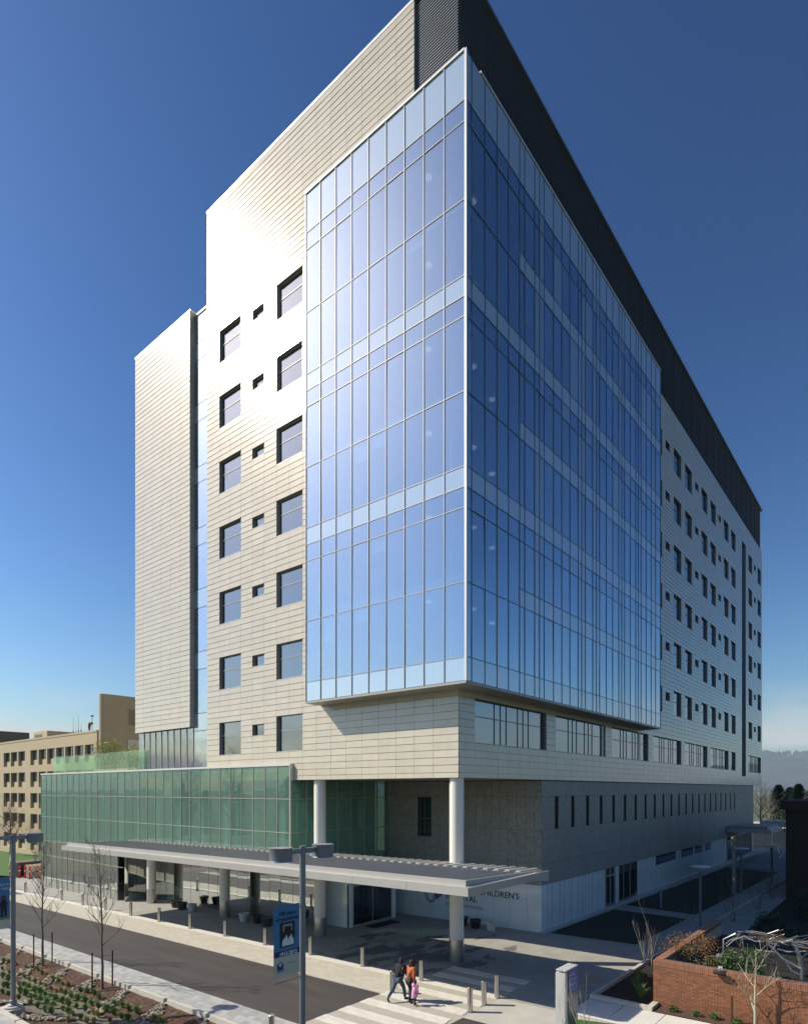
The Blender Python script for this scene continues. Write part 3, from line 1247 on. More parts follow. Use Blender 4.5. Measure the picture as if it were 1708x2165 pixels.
# ---------------------------------------------------------------- glass corner box
zr = [14.0, 15.13, 18.70, 22.23, 23.21, 24.19, 27.75, 31.31, 32.27, 33.25, 36.86, 40.57, 41.59, 43.87]
SP = {0, 4, 8, 12}
yb = [-GB + 1.25 * k for k in range(10)]
gl_p, sp_p, sb_p = [], [], []
T_ = 0.012
for a, b in zip(yb, yb[1:]):
    for i in range(13):
        bx_ = (-GB, (a + b) / 2, (zr[i] + zr[i + 1]) / 2, T_, b - a - .01, zr[i + 1] - zr[i] - .01)
        (sp_p if i in SP else gl_p).append(bx_)
xb = [-1.25, -0.77, 0.42, 1.58, 2.74, 3.92, 4.49, 5.64, 6.23, 6.79, 7.99, 9.11, 10.25, 11.47, 12.01, 12.58, 13.78, 14.39, 14.94, 16.13, 17.3, 18.47,
      19.06, 19.63, 20.81, 22.01, 22.58, 23.2, 24.4, 25.61, 26.73, 27.97]
rb = random.Random(11)
mull_gap = {}
for ci, (a, b) in enumerate(zip(xb, xb[1:])):
    narrow = b - a < 0.8
    rows = []
    for i in range(13):
        if a > 3.8 and i in (2, 6, 10):
            rows += [(zr[i], zr[i] + 0.95, True), (zr[i] + 0.95, zr[i + 1], False)]
        else:
            rows.append((zr[i], zr[i + 1], i in SP))
    for u, v, spn in rows:
        bx_ = ((a + b) / 2, -GB, (u + v) / 2, b - a - .01, T_, v - u - .01)
        if spn:
            sp_p.append(bx_)
        elif ci > 5 and ((narrow and rb.random() < 0.40) or (not narrow and rb.random() < 0.17)):
            sb_p.append(bx_)
        else:
            gl_p.append(bx_)
pieces(HB, 'glass_pane', gl_p, 'tower_glass', jit=0.0022)
pieces(HB, 'spandrel_pane', sp_p, 'spandrel', jit=0.002)
pieces(HB, 'shadow_box_pane', sb_p, 'shadow_box')


def bars(boxes, material):
    for b in boxes:
        MB().box(*b).build('mullion', material, HB)


X0 = -GB - 0.006
bars([(X0 - .045, y - .019, 13.98, X0 + .10, y + .019, 43.88) for y in yb[1:]], 'mullion')
bars([(X0 - .030, yb[0] + .03, z - .016, X0 + .09, yb[-1] - .03, z + .016) for z in zr[1:-1]], 'mullion')
bars([(x - .013, X0 - .028, 13.98, x + .013, X0 + .10, 43.88) for x in xb[1:]], 'mullion_dark')  # same metal as the left bars, darker: this side's shade put into the colour
bars([(xb[0] + .05, X0 - .020, z - .016, xb[-1] - .03, X0 + .09, z + .016) for z in zr[1:-1]], 'mullion_dark')
bars([(3.92, X0 - .0195, z + .95 - .02, xb[-1] - .03, X0 + .0895, z + .95 + .02) for z in (18.70, 27.75, 36.86)], 'mullion_dark')
bars([(X0 - .06, X0 - .06, 13.97, X0 + .05, X0 + .05, 43.93)], 'coping')
m = MB()
m.box(X0 - .05, X0 - .03, 13.86, 0.0, GL + .03, 13.975)
m.box(0.0, X0 - .03, 13.86, GR + .03, 0.0, 13.975)
m.build('box_soffit', 'soffit', HB)
m = MB()
m.box(X0 - .07, X0 + .06, 43.89, 0.0, GL + .04, 44.0)
m.box(0.0, X0 - .05, 43.89, GR + .04, 0.0, 44.0)
m.box(X0 - .04, GL - .01, 13.98, -.04, GL + .03, 43.88)
m.box(GR - .01, X0 - .02, 13.98, GR + .03, -.04, 43.88)
m.build('box_trim', 'coping', HB)

# ---------------------------------------------------------------- inside: slabs, columns, core
def prism(pts, z0, z1):
    mb = MB()
    mb.poly([(x, y, z1) for x, y in pts])
    mb.poly([(x, y, z0) for x, y in reversed(pts)])
    n_ = len(pts)
    for i in range(n_):
        a, b = pts[i], pts[(i + 1) % n_]
        mb.quad((a[0], a[1], z0), (b[0], b[1], z0), (b[0], b[1], z1), (a[0], a[1], z1))
    return mb


for i, z in enumerate((14.5, 19.0, 23.6, 28.1, 32.65, 37.2, 41.95)):
    e = 0.15 if i % 2 == 0 else 0.55
    g0 = -GB + e
    prism([(g0, g0), (GR - .15, g0), (GR - .15, .6), (79.9, .6), (79.9, YT - .4), (.6, YT - .4), (.6, GL - .15), (g0, GL - .15)], z, z + .35).build('floor_slab', 'interior_wall', HB)
m = MB()
m.box(0.5, 0.5, 9.5, 79.9, YT - .4, 9.7)
m.build('floor_slab', 'interior_wall', HB)
m = MB()
for y in (5.6,):
    m.box(4.6, 5.0, 9.75, 78, YT - .6, 50.0)
m.box(0.6, 14.6, 9.75, 4.59, 14.75, 44)
m.box(0.6, 10.15, 9.75, 4.59, 10.35, 44)
m.box(9.6, 1.6, 9.75, 9.75, 4.99, 44)
m.box(16.6, 1.6, 9.75, 16.75, 4.99, 44)
m.box(23.6, 1.6, 9.75, 23.75, 4.99, 44)
m.box(34.9, .7, 9.75, 35.05, 4.99, 44)
m.box(45.2, .7, 9.75, 45.35, 4.99, 44)
m.box(55.3, .7, 9.75, 55.45, 4.99, 44)
m.build('core_wall', 'interior_wall', HB)
for (x, y) in ((0.45, 0.45), (0.45, 9.2), (9.9, 0.45), (19.2, 0.45), (27.0, .45)):
    MB().lathe(x, y, [(0.36, 9.7), (0.36, 43.6)], n=20).build('inner_column', 'interior_white', HB, smooth=True)
for z in (18.96, 23.56, 28.06, 32.61, 37.16, 41.91):
    for (x, y) in ((0.9, 2.6), (3.6, 1.5), (6.8, 2.2)):
        MB().lathe(x, y, [(0.02, z - .06), (0.16, z - .055), (0.19, z - .03), (0.18, z)], n=16).build('ceiling_lamp', 'lamp_glow', HB, smooth=True)
# blinds half drawn in some bays
rb = random.Random(5)
for ci, (a, b) in enumerate(zip(xb, xb[1:])):
    if ci < 4:
        continue
    for (u, v) in ((15.2, 18.6), (19.7, 23.1), (24.3, 27.7), (28.8, 32.2), (33.4, 36.8), (37.8, 41.5)):
        if rb.random() < 0.32:
            dz = rb.uniform(0.5, 2.6)
            MB().box(a + .03, -GB + .10, v - dz, b - .03, -GB + .115, v).build('blind', 'interior_white', HB)
rb = random.Random(8)
for a, b in zip(yb[2:], yb[3:]):
    for (u, v) in ((15.2, 18.6), (18.8, 22.1), (24.3, 27.7), (27.9, 31.2), (33.4, 36.8), (37.0, 40.5)):
        if rb.random() < 0.12:
            MB().box(-GB + .10, a + .05, v - rb.uniform(.4, 1.4), -GB + .115, b - .05, v).build('blind', 'interior_white', HB)
# glazed slot between tower and wing, and the clear glass under the wing
m = MB()
pn = []
szr = [10.42, 13.2, 14.5, 17.8, 19.1, 22.4, 23.8, 27.1, 28.4, 31.8, 33.0, 36.4, 37.7, 41.0, 42.3, 44.4]
for i, (u, v) in enumerate(zip(szr, szr[1:])):
    b = (0.32, 23.22, (u + v) / 2, T_, 2.2, v - u - .04)
    pn.append(b)
pieces(HB, 'slot_pane', [b for i, b in enumerate(pn) if i % 2 == 0 or i == 0], 'tower_glass')
pieces(HB, 'slot_spandrel', [b for i, b in enumerate(pn) if i % 2 == 1], 'shadow_box')
pn = []
uy = [24.4 + 0.92 * k for k in range(10)]
for a, b in zip(uy, uy[1:]):
    pn.append((0.32, (a + b) / 2, 11.97, T_, b - a - .03, 3.05))
pieces(HB, 'slot_pane', pn, 'window_glass')
m = MB()
for y in uy[:-1]:
    m.box(.27, y - .025, 10.42, .37, y + .025, 13.5)
m.box(.25, 22.1, 44.4, .95, 24.34, 44.55)
m.build('mullion', 'mullion', HB)
m = MB()
m.box(3.0, 22.3, 10.5, 3.1, 32.4, 44)
m.box(.7, 32.68, 10.4, 8, 32.9, 13.5)
m.build('core_wall', 'interior_wall', HB)

# ---------------------------------------------------------------- granite podium
PX, PY = 9.25, 0.15
ggx = [9.25] + [9.25 + 0.9 * k for k in (1,)]
slots = [(11.06 + 2.455 * k, 11.06 + 2.455 * k + 0.55, 6.27, 8.32) for k in range(22)]
gk = sorted({PX, 75.0} | {q for s in slots for q in s[:2]})
gxc = refine(gk, 0.95)
gzr = [2.86, 4.2, 6.27, 8.37, 9.36]
gp = []
for a, b, u, v in split_cells(gxc, gzr, slots):
    gp.append(((a + b) / 2, PY + .01, (u + v) / 2, b - a - .006, 0.06, v - u - .016))
fwin = (8.66, 9.88, 5.5, 8.27)
gyc = [PY - .02] + [0.63 + 0.618 * k for k in range(0, 21)]
gyc = sorted(set([round(q, 3) for q in gyc]))
gyc = [q for q in gyc if not (8.4 < q < 8.9 or 9.6 < q < 10.1)] + [8.66, 9.27, 9.88]
gyc = sorted(set(gyc))
for a, b, u, v in split_cells(gyc, gzr, [fwin]):
    gp.append((PX + .01, (a + b) / 2, (u + v) / 2, 0.06, b - a - .014, v - u - .016))
pieces(HB, 'granite_panel', gp, 'granite')
m = MB()
fill_wall(m, PX + .42, 75.0, 2.86, Z0, slots, lambda a, b, u, v: m.box(a, PY + .02, u, b, PY + .40, v))
fill_wall(m, PY, 13.1, 2.86, Z0, [fwin], lambda a, b, u, v: m.box(PX + .02, a + (.022 if a <= PY else 0), u, PX + .41, b, v))
m.box(10.2, 1.0, 2.95, 74.8, 12.9, 9.3)
m.build('podium_wall', 'granite_joint', HB)
for s in slots:
    MB().quad((s[0], PY + .36, s[2]), (s[1], PY + .36, s[2]), (s[1], PY + .36, s[3]), (s[0], PY + .36, s[3])).build('slot_window', 'door_glass', HB)
m = MB()
m.box(PX + .25, fwin[0], fwin[2], PX + .33, fwin[0] + .1, fwin[3])
m.box(PX + .25, fwin[1] - .1, fwin[2], PX + .33, fwin[1], fwin[3])
m.box(PX - .03, fwin[0], fwin[2] - .06, PX + .36, fwin[1], fwin[2] + .02)
m.box(PX + .26, fwin[0] + .1, fwin[2] + 1.2, PX + .32, fwin[1] - .1, fwin[2] + 1.25)
o = m.build('window', 'mullion_dark', HB)
MB().quad((PX + .29, fwin[0], fwin[2]), (PX + .29, fwin[0], fwin[3]), (PX + .29, fwin[1], fwin[3]), (PX + .29, fwin[1], fwin[2])).build('pane', 'door_glass', o)

# white back-painted glass base
bp = []
fy = [PY + .03, 1.17, 2.41, 3.65, 4.88, 6.12, 7.36, 8.6, 9.84, 11.1, 12.4]
for a, b in zip(fy, fy[1:]):
    z0 = zg(PX, a) - .05
    bp.append((PX + .06, (a + b) / 2, (z0 + 2.83) / 2, 0.03, b - a - .016, 2.83 - z0))
bxs = [9.30, 10.16, 10.77, 11.91, 12.53, 13.73, 14.85, 15.51, 15.98, 16.58, 17.19, 18.32, 18.97, 19.6]
rb = random.Random(3)
x = 26.6
tail = [x]
while x < 58.4:
    x += rb.choice((0.6, 0.62, 1.2, 1.22))
    tail.append(min(x, 59.2))
swin = [(32, 37.3), (39.4, 43.1), (45, 47), (49.2, 50.9)]
dark = []
for a, b in list(zip(bxs, bxs[1:])) + [(21.65, 22.4)] + list(zip(tail, tail[1:])):
    z0 = zg(a, 0) - .05
    zt = 2.83
    if any(s0 - .3 < (a + b) / 2 < s1 + .3 for s0, s1 in swin):
        dark.append(((a + b) / 2, PY + .06, 2.42, b - a - .03, 0.03, .8))
        zt = 2.0
    bp.append(((a + b) / 2, PY + .06, (z0 + zt) / 2, b - a - .085, 0.03, zt - z0))
pieces(HB, 'base_panel', bp, 'white_glass')
for a, b in ((22.45, 23.4), (23.4, 24.9), (24.9, 26.55)):
    dark.append(((a + b) / 2, PY + .06, 1.3, b - a - .06, 0.03, 3.0))
dark += [(20.2, PY + .06, 1.1, .72, .03, 2.2), (21.05, PY + .06, 1.1, .72, .03, 2.2)]
for a in (59.4, 60.4, 61.5, 62.6):
    dark.append((a + .5, PY + .06, 0.85, .9, .03, 2.8))
for i in range(12):
    a = 63.8 + i * .88
    dark.append((a + .44, PY + .06, 1.1, .8, .03, 3.3))
pieces(HB, 'base_glass', dark, 'window_glass')
m = MB()
for a in [19.62, 19.75, 20.6, 20.66, 21.5, 21.62, 22.4, 23.4, 24.9, 26.57, 59.3, 63.7]:
    m.box(a - .035, PY + .02, zg(a, 0) - .05, a + .035, PY + .13, 2.83)
m.box(19.7, PY + .022, 2.2, 21.6, PY + .128, 2.3)
m.box(59.3, PY + .022, 2.1, 63.7, PY + .128, 2.45)
m.box(9.3, PY + .1, 2.80, 75, PY + .2, 2.88)
m.build('door_frame', 'mullion', HB)
m = MB()
m.box(9.8, PY + .2, -1.2, 22.3, .5, 2.85)
m.box(26.7, PY + .2, -1.2, 58.5, .5, 2.85)
m.box(PX + .2, PY + .3, -1.2, PX + .5, 12.9, 2.85)
m.box(22.3, 3.0, -1.2, 75, 3.2, 2.85)
m.build('base_wall', 'granite_joint', HB)
MB().lathe(75.8, 0.7, [(0.42, -1.0), (0.42, 9.4)], n=24).build('column', 'white_paint', HB, smooth=True)

# lettering and emblem on the white glass beside the entrance (partly hidden by the canopy)
XL = PX + .035
ux, uy_ = (0, -1, 0), (0, 0, 1)
text_mesh('lettering', "RANDALL CHILDREN'S", 0.56, 'print_black', HB, frame((XL, 7.42, 1.80), ux, uy_), bold=0.004)
text_mesh('lettering', 'HOSPITAL', 0.56, 'print_black', HB, frame((XL, 7.42, 1.24), ux, uy_), bold=0.004)
text_mesh('lettering', 'LEGACY EMANUEL', 0.27, 'print_black', HB, frame((XL, 7.42, 0.80), ux, uy_), space=1.45)
m = MB()
for rr, mi, ph, ell in ((0.62, 0, 0.2, .8), (0.56, 1, 1.2, .72), (0.50, 1, 2.5, .6)):
    pts = [(XL - .002, 8.75 - rr * ell * math.cos(t * .21 + ph), 1.45 + rr * math.sin(t * .21 + ph)) for t in range(26)]
    m.tube(pts, 0.022, n=5, mi=mi)
m.quad((XL - .004, 8.35, 1.02), (XL - .004, 7.95, 1.75), (XL - .004, 8.25, 1.9), (XL - .004, 8.42, 1.5), mi=0)
m.quad((XL - .006, 8.30, 1.05), (XL - .006, 7.70, 1.45), (XL - .006, 7.85, 1.6), (XL - .006, 8.15, 1.5), mi=1)
m.build('emblem', ['print_red', 'sign_blue'], HB)

# ---------------------------------------------------------------- round columns under the corner
for cxx, cyy in ((0.45, 0.45), (0.5, 10.7), (0.75, 21.05), (0.85, 31.6)):
    zb = zg(cxx, cyy)
    top = Z0 + .02 if cyy < 13 else 3.6
    c = MB().lathe(cxx, cyy, [(0.37, zb + 1.15), (0.37, top)], n=36).build('column', 'white_paint', HB, smooth=True)
    MB().lathe(cxx, cyy, [(0.385, zb - .1), (0.385, zb + 1.16)], n=36).build('column_sleeve', 'brushed_steel', c, smooth=True)

# ================================================================== green glass lobby (part of the hospital)
LX, LY0, LY1 = -0.25, 12.6, 51.6
lz = [3.62, 6.05, 8.2, 10.30]
ly = refine([LY0, LY1], 1.265)
lp, st = [], []
for a, b in zip(ly, ly[1:]):
    for u, v in zip(lz, lz[1:]):
        lp.append((LX, (a + b) / 2, (u + v) / 2, T_, b - a - .02, v - u - .02))
    if a > 34.2:
        z0 = zg(LX, a) - .06
        st.append((LX, (a + b) / 2, (2.16 + 3.6) / 2, T_, b - a - .02, 1.42))
        st.append((LX, (a + b) / 2, (z0 + 2.14) / 2, T_, b - a - .02, 2.14 - z0))
lx = refine([LX, 9.25], 1.29)
for a, b in zip(lx, lx[1:]):
    for u, v in zip(lz[:-1], lz[1:-1] + [9.36]):
        lp.append(((a + b) / 2, LY0, (u + v) / 2, b - a - .02, T_, v - u - .02))
pieces(HB, 'lobby_pane', lp, 'lobby_glass', jit=0.003)
RX = 2.1
gy = [q for q in ly if q < 34.3] 
for a, b in zip(gy, gy[1:]):
    z0 = zg(RX, a) - .06
    st.append((RX, (a + b) / 2, (z0 + 3.55) / 2, T_, b - a - .012, 3.55 - z0))
for a, b in ((LX, 1.15), (1.15, RX)):
    z0 = zg(LX, 34.2) - .06
    st.append(((a + b) / 2, gy[-1] + .02, (z0 + 3.55) / 2, b - a - .02, T_, 3.55 - z0))
pieces(HB, 'street_pane', st, 'street_glass', jit=0.003)
ml = []
for y in ly:
    ml.append((LX - .035, y - .018, 3.62 if y < 34.2 else zg(LX, y) - .06, LX + .06, y + .018, 10.30))
for z in lz:
    ml.append((LX - .028, LY0 + .02, z - .022, LX + .055, LY1 - .02, z + .022))
ml.append((LX - .028, 34.3, 2.13, LX + .055, LY1 - .02, 2.17))
for x in lx[1:]:
    ml.append((x - .022, LY0 - .04, 3.62, x + .022, LY0 + .06, 9.38))
for z in lz[1:3]:
    ml.append((LX + .06, LY0 - .03, z - .025, 9.2, LY0 + .05, z + .025))
for b in ml:
    MB().box(*b).build('lobby_mullion', 'mullion', HB)
for y in gy:
    MB().box(RX - .012, y - .009, zg(RX, y) - .06, RX + .04, y + .009, 3.55).build('lobby_mullion', 'mullion_dark', HB)
MB().box(LX - .05, LY0 - .05, 3.55, LX + .05, LY0 + .05, 10.33).build('lobby_mullion', 'mullion', HB)
m = MB()
m.box(LX - .06, LY0 - .03, 10.31, LX + .225, LY1 + .05, 10.44)
m.box(LX + .226, 22.15, 10.31, LX + .6, LY1 + .05, 10.44)
m.box(LX - .04, LY0 - .06, 9.36, -.045, LY0 + .05, 10.3)
m.build('roof_coping', 'coping', HB)
m = MB()
m.box(.5, 22.2, 9.95, 16, LY1, 10.28)
m.box(LX + .06, LY0 + .08, 9.95, -.05, 22.19, 10.28)
m.box(-.049, 22.2, 9.95, .49, LY1, 10.28)
m.box(LX + .06, LY1 - .15, -1.6, 16, LY1, 9.9)
m.build('lobby_roof', 'interior_wall', HB)
m = MB()
m.box(LX + .06, LY0 + .08, 3.35, 14, LY1 - .2, 3.62)
m.build('lobby_floor', 'interior_wall', HB)
m = MB()
m.box(8.6, 13.6, 3.65, 8.8, LY1 - .3, 9.9)
m.build('lobby_back_wall', 'interior_green', HB)
m = MB()
m.box(7.4, 13.4, -1.6, 7.6, LY1 - .3, 3.33)
m.build('lobby_back_wall', 'interior_dark', HB)
MB().poly([(0.25, 34.4, zg(0, 34) + .01), (7.4, 34.4, zg(7, 34) + .01), (7.4, LY1 - .3, zg(7, 52) + .01), (.25, LY1 - .3, zg(0, 52) + .01)]).build('lobby_floor', 'carpet', HB)
# folded ceiling with thin light coves, columns, fins
m = MB()
for i in range(9):
    y = 14 + i * 4.2
    m.hexa([(0.6, y, 8.35 - .5 * (i % 2)), (8.4, y, 8.9), (8.4, y + 3.9, 8.5), (.6, y + 3.9, 7.7 + .5 * (i % 2)),
            (0.6, y, 8.45 - .5 * (i % 2)), (8.4, y, 9.0), (8.4, y + 3.9, 8.6), (.6, y + 3.9, 7.8 + .5 * (i % 2))])
m.build('lobby_ceiling', 'far_brown', HB)
for i in range(12):
    y = 14.6 + i * 3.2
    MB().box(1.0, y, 3.64, 1.28, y + .5, 9.9).build('lobby_fin', 'interior_white', HB)
for i in range(6):
    x = 1.9 + i * 1.29
    MB().box(x - .3, 14.0, 3.64, x, 14.25, 7.9).build('lobby_fin', 'interior_white', HB)
for i in range(7):
    y = 19.5 + i * 5.2
    MB().lathe(4.6, y, [(0.3, -1.4), (0.3, 9.9)], n=16).build('lobby_column', 'interior_white', HB, smooth=True)
for i in range(4):
    MB().box(5.0, 17.0 + i * 5.5, -0.6, 7.0, 19.2 + i * 5.5, 0.75).build('lobby_desk', 'interior_wall', HB)

# vestibule with the sliding doors
z0 = zg(3.2, 11) - .03
MB().box(3.2, 10.85, z0, 3.26, 13.15, 3.5).build('vestibule_wall', 'white_glass', HB)
m = MB()
m.box(3.27, 10.82, 2.55, 7.9, 10.98, 3.5)
m.box(3.20, 10.80, z0, 3.52, 11.0, 2.55)
m.box(7.45, 10.82, z0 - .05, 7.9, 13.1, 3.5)
m.build('vestibule_wall', 'white_glass', HB)
m = MB()
m.box(3.52, 10.80, 2.38, 7.45, 10.92, 2.56)
m.box(3.52, 10.80, z0, 7.45, 10.92, z0 + .14)
m.box(3.52, 10.80, z0, 3.6, 10.92, 2.5)
m.box(7.37, 10.80, z0 - .03, 7.45, 10.92, 2.5)
m.box(5.45, 10.82, z0, 5.52, 10.9, 2.4)
o = m.build('sliding_door', 'mullion', HB)
MB().quad((3.55, 10.86, z0 + .1), (7.4, 10.86, z0 + .1), (7.4, 10.86, 2.4), (3.55, 10.86, 2.4)).build('pane', 'door_glass', o)
MB().box(4.35, 10.78, z0, 4.40, 10.80, 2.5).build('door_rail', 'print_black', HB)
m = MB()
m.box(3.3, 13.16, z0 - .1, 8.0, 13.2, 3.5)
m.build('vestibule_wall', 'interior_dark', HB)
MB().box(7.9, 12.4, -.4, 9.3, 12.5, 2.86).build('vestibule_wall', 'granite_joint', HB)
MB().box(3.3, 10.9, 3.5, 9.3, 13.2, 3.6).build('vestibule_roof', 'soffit', HB)
# glass guard on the roof terrace
rp = []
ry = refine([31.3, 49.6], 1.45)
for a, b in zip(ry, ry[1:]):
    rp.append((0.15, (a + b) / 2, 11.25, T_, b - a - .02, 1.70))
pieces(HB, 'guard_pane', rp, 'rail_glass')
rx = refine([0.15, 9.5], 1.45)
pieces(HB, 'guard_pane', [((a + b) / 2, 49.62, 11.25, b - a - .02, T_, 1.70) for a, b in zip(rx, rx[1:])], 'rail_glass')

# door mat
dm = MB()
zz = zg(5.4, 10) + .012
dm.hexa([(4.15, 9.4, zz - .03), (6.85, 9.4, zz - .03), (6.85, 10.4, zz - .03), (4.15, 10.4, zz - .03), (4.17, 9.42, zz), (6.83, 9.42, zz), (6.83, 10.38, zz), (4.17, 10.38, zz)])
tag(dm.build('door_mat', 'black_rubber'), 'black rubber mat lying before the sliding entrance doors', 'mat')

# ================================================================== entrance canopy
def cz(y):
    return 4.73 - 0.0129 * (y + 4.6)


CX0, CX1, CY0, CY1 = -6.12, 0.62, -4.6, 31.9
CN = root('entrance_canopy', (0, 0, 0), 'long flat metal canopy with ribbed roof over the hospital drop-off', 'canopy')


def cbox(x0, x1, y0, y1, d0, d1, e0=None, e1=None):
    """box that follows the canopy's fall; d = height over its underside at x0, e = at x1"""
    e0 = d0 if e0 is None else e0
    e1 = d1 if e1 is None else e1
    return MB().hexa([(x0, y0, cz(y0) + d0), (x1, y0, cz(y0) + e0), (x1, y1, cz(y1) + e0), (x0, y1, cz(y1) + d0),
                      (x0, y0, cz(y0) + d1), (x1, y0, cz(y0) + e1), (x1, y1, cz(y1) + e1), (x0, y1, cz(y1) + d1)])


fy = [CY0 + (CY1 - CY0) * i / 12 for i in range(13)]
for a, b in zip(fy, fy[1:]):
    cbox(CX0, CX0 + .05, a + .006, b - .006, 0, .32).build('fascia_panel', 'canopy_metal', CN)
fx = [CX0 + .055, -4.3, -2.5, -.9, CX1]
for i, (a, b) in enumerate(zip(fx, fx[1:])):
    d0 = 0.0 if i < 3 else -.06
    MB().hexa([(a + .006, CY0, cz(CY0) - .0), (b - .006, CY0, cz(CY0) + (d0 if i < 3 else -.16)), (b - .006, CY0 + .05, cz(CY0) + (d0 if i < 3 else -.16)), (a + .006, CY0 + .05, cz(CY0)),
               (a + .006, CY0, cz(CY0) + .32), (b - .006, CY0, cz(CY0) + .32), (b - .006, CY0 + .05, cz(CY0) + .32), (a + .006, CY0 + .05, cz(CY0) + .32)]).build('fascia_panel', 'canopy_metal', CN)
    MB().hexa([(a + .006, CY1 - .05, cz(CY1)), (b - .006, CY1 - .05, cz(CY1)), (b - .006, CY1, cz(CY1)), (a + .006, CY1, cz(CY1)),
               (a + .006, CY1 - .05, cz(CY1) + .32), (b - .006, CY1 - .05, cz(CY1) + .32), (b - .006, CY1, cz(CY1) + .32), (a + .006, CY1, cz(CY1) + .32)]).build('fascia_panel', 'canopy_metal', CN)
cbox(CX0 + .06, -.32, CY0 + .06, CY1 - .06, .03, .06).build('canopy_soffit', 'soffit', CN)
cbox(-.319, CX1, CY0 + .06, LY0 - .1, .03, .06).build('canopy_soffit', 'soffit', CN)
cbox(CX0 + .06, -.32, CY0 + .06, CY1 - .06, .325, .335, .305, .315).build('gutter_ledge', 'canopy_metal', CN)
# raised roof, falling towards the building
cbox(CX0 + .28, CX0 + .40, CY0 + .30, CY1 - .3, .336, .56).build('roof_curb', 'canopy_metal', CN)
cbox(CX0 + .40, CX1 - .05, CY0 + .30, CY0 + .36, .33, .56, .20, .34).build('roof_curb', 'canopy_metal', CN)
cbox(CX0 + .40, -.32, CY1 - .36, CY1 - .30, .33, .56, .20, .34).build('roof_curb', 'canopy_metal', CN)


def roofz(x):
    return .52 + (x - CX0) / (CX1 - CX0) * (-.22)


cbox(CX0 + .40, -.32, CY0 + .36, CY1 - .36, .40, roofz(CX0 + .4), .15, roofz(-.32)).build('roof_deck', 'canopy_roof', CN)
cbox(-.319, CX1, CY0 + .36, LY0 - .1, .15, roofz(-.32), .13, roofz(CX1)).build('roof_deck', 'canopy_roof', CN)
y = CY0 + .5
k = 0
while y < CY1 - .5:
    cbox(CX0 + .42, -1.25, y, y + .035, roofz(CX0 + .42) - .02, roofz(CX0 + .42) + .045, roofz(-1.25) - .02, roofz(-1.25) + .045).build('roof_seam', 'canopy_roof', CN)
    if k % 2 == 0:
        xe = CX1 - .03 if y < LY0 - .5 else -.34
        cbox(-1.2, xe, y, y + .22, roofz(-1.2) - .02, roofz(-1.2) + .10, roofz(xe) - .02, roofz(xe) + .10).build('roof_rib', 'canopy_metal', CN)
    y += 0.285
    k += 1

# ================================================================== bollards
def bollard_mesh(h=0.97, r=0.105):
    return MB().lathe(0, 0, [(r, -.15), (r, h - .012), (r - .012, h), (0.02, h + .003)], n=24)


def make_bollard(loc, label, group):
    o = root('bollard', loc, label, 'bollard', group)
    bollard_mesh().build('post', 'brushed_steel', o, smooth=True)
    MB().lathe(0, 0, [(0.13, -.02), (0.13, .012), (.107, .014)], n=24, caps=False).build('base_ring', 'mullion_dark', o)
    return o


b0 = None
for i, y in enumerate([3.6, 7.44, 11.31, 15.23, 19.14, 23.04, 27.06, 31.06, 35.06, 39.14, 43.22, 47.3, 51.2]):
    x = -3.22
    loc = (x, y, zg(x, y) + .028)
    lab = 'brushed steel bollard standing on the white kerb strip along the driveway'
    b0 = make_bollard(loc, lab, 'bollards along the white kerb') if b0 is None else copy_tree(b0, loc, label=lab)
for (x, y, lab) in ((-5.53, -0.32, 'brushed steel bollard beside the walking family at the crossing edge'), (-3.39, -0.24, 'brushed steel bollard at the end of the white kerb by the crossing'),
                    (-5.50, -4.28, 'brushed steel bollard outermost of the three across the crossing, by the asphalt'), (-4.46, -4.26, 'brushed steel bollard in the middle of the three across the crossing'),
                    (-3.38, -4.22, 'brushed steel bollard innermost of the three across the crossing, in shade edge'), (-12.25, -0.62, 'brushed steel bollard at the end of the grey paver strip')):
    c = copy_tree(b0, (x, y, zg(x, y)), label=lab)
    c['group'] = 'bollards round the crossing'

# ================================================================== planter tubs
def tub(x, y, material, label, s=1.0, grp='planter tubs by the entrance glass'):
    o = root('planter_tub', (x, y, zg(x, y)), label, 'planter', grp)
    MB().lathe(0, 0, [(0.24 * s, 0), (0.26 * s, .03), (0.36 * s, .50), (0.38 * s, .52), (.38 * s, .56), (.33 * s, .56), (.32 * s, .47)], n=24, caps=True).build('shell', material, o, smooth=True)
    MB().lathe(0, 0, [(0.322 * s, .44), (0.322 * s, .475)], n=20).build('soil', 'soil', o)


for x, y, q, lab in ((0.79, 27.79, 'tub_dark', 'black round planter tub next to the round column foot, in the sun edge'), (0.55, 26.4, 'tub_blue', 'slate blue low round tub between a black and a white tub'),
                     (0.61, 25.1, 'tub_white', 'white tapered tub beside the slate blue tub under the canopy'), (0.51, 18.43, 'tub_white', 'white tapered tub beside a column near two dark tubs'),
                     (0.68, 17.1, 'tub_dark', 'black tub between the white tub and the slate blue tub'), (0.45, 15.85, 'tub_blue', 'slate blue round tub at the end of the row of three'),
                     (8.0, 4.19, 'tub_dark', 'black planter tub against the white lettered wall'), (8.0, 3.0, 'tub_white', 'white planter tub against the white lettered wall'),
                     (8.27, 5.35, 'tub_dark', 'black tub half hidden behind the steel-footed column by the lettered wall')):
    tub(x, y, q, lab, 1.0 if q != 'tub_blue' else 1.12)

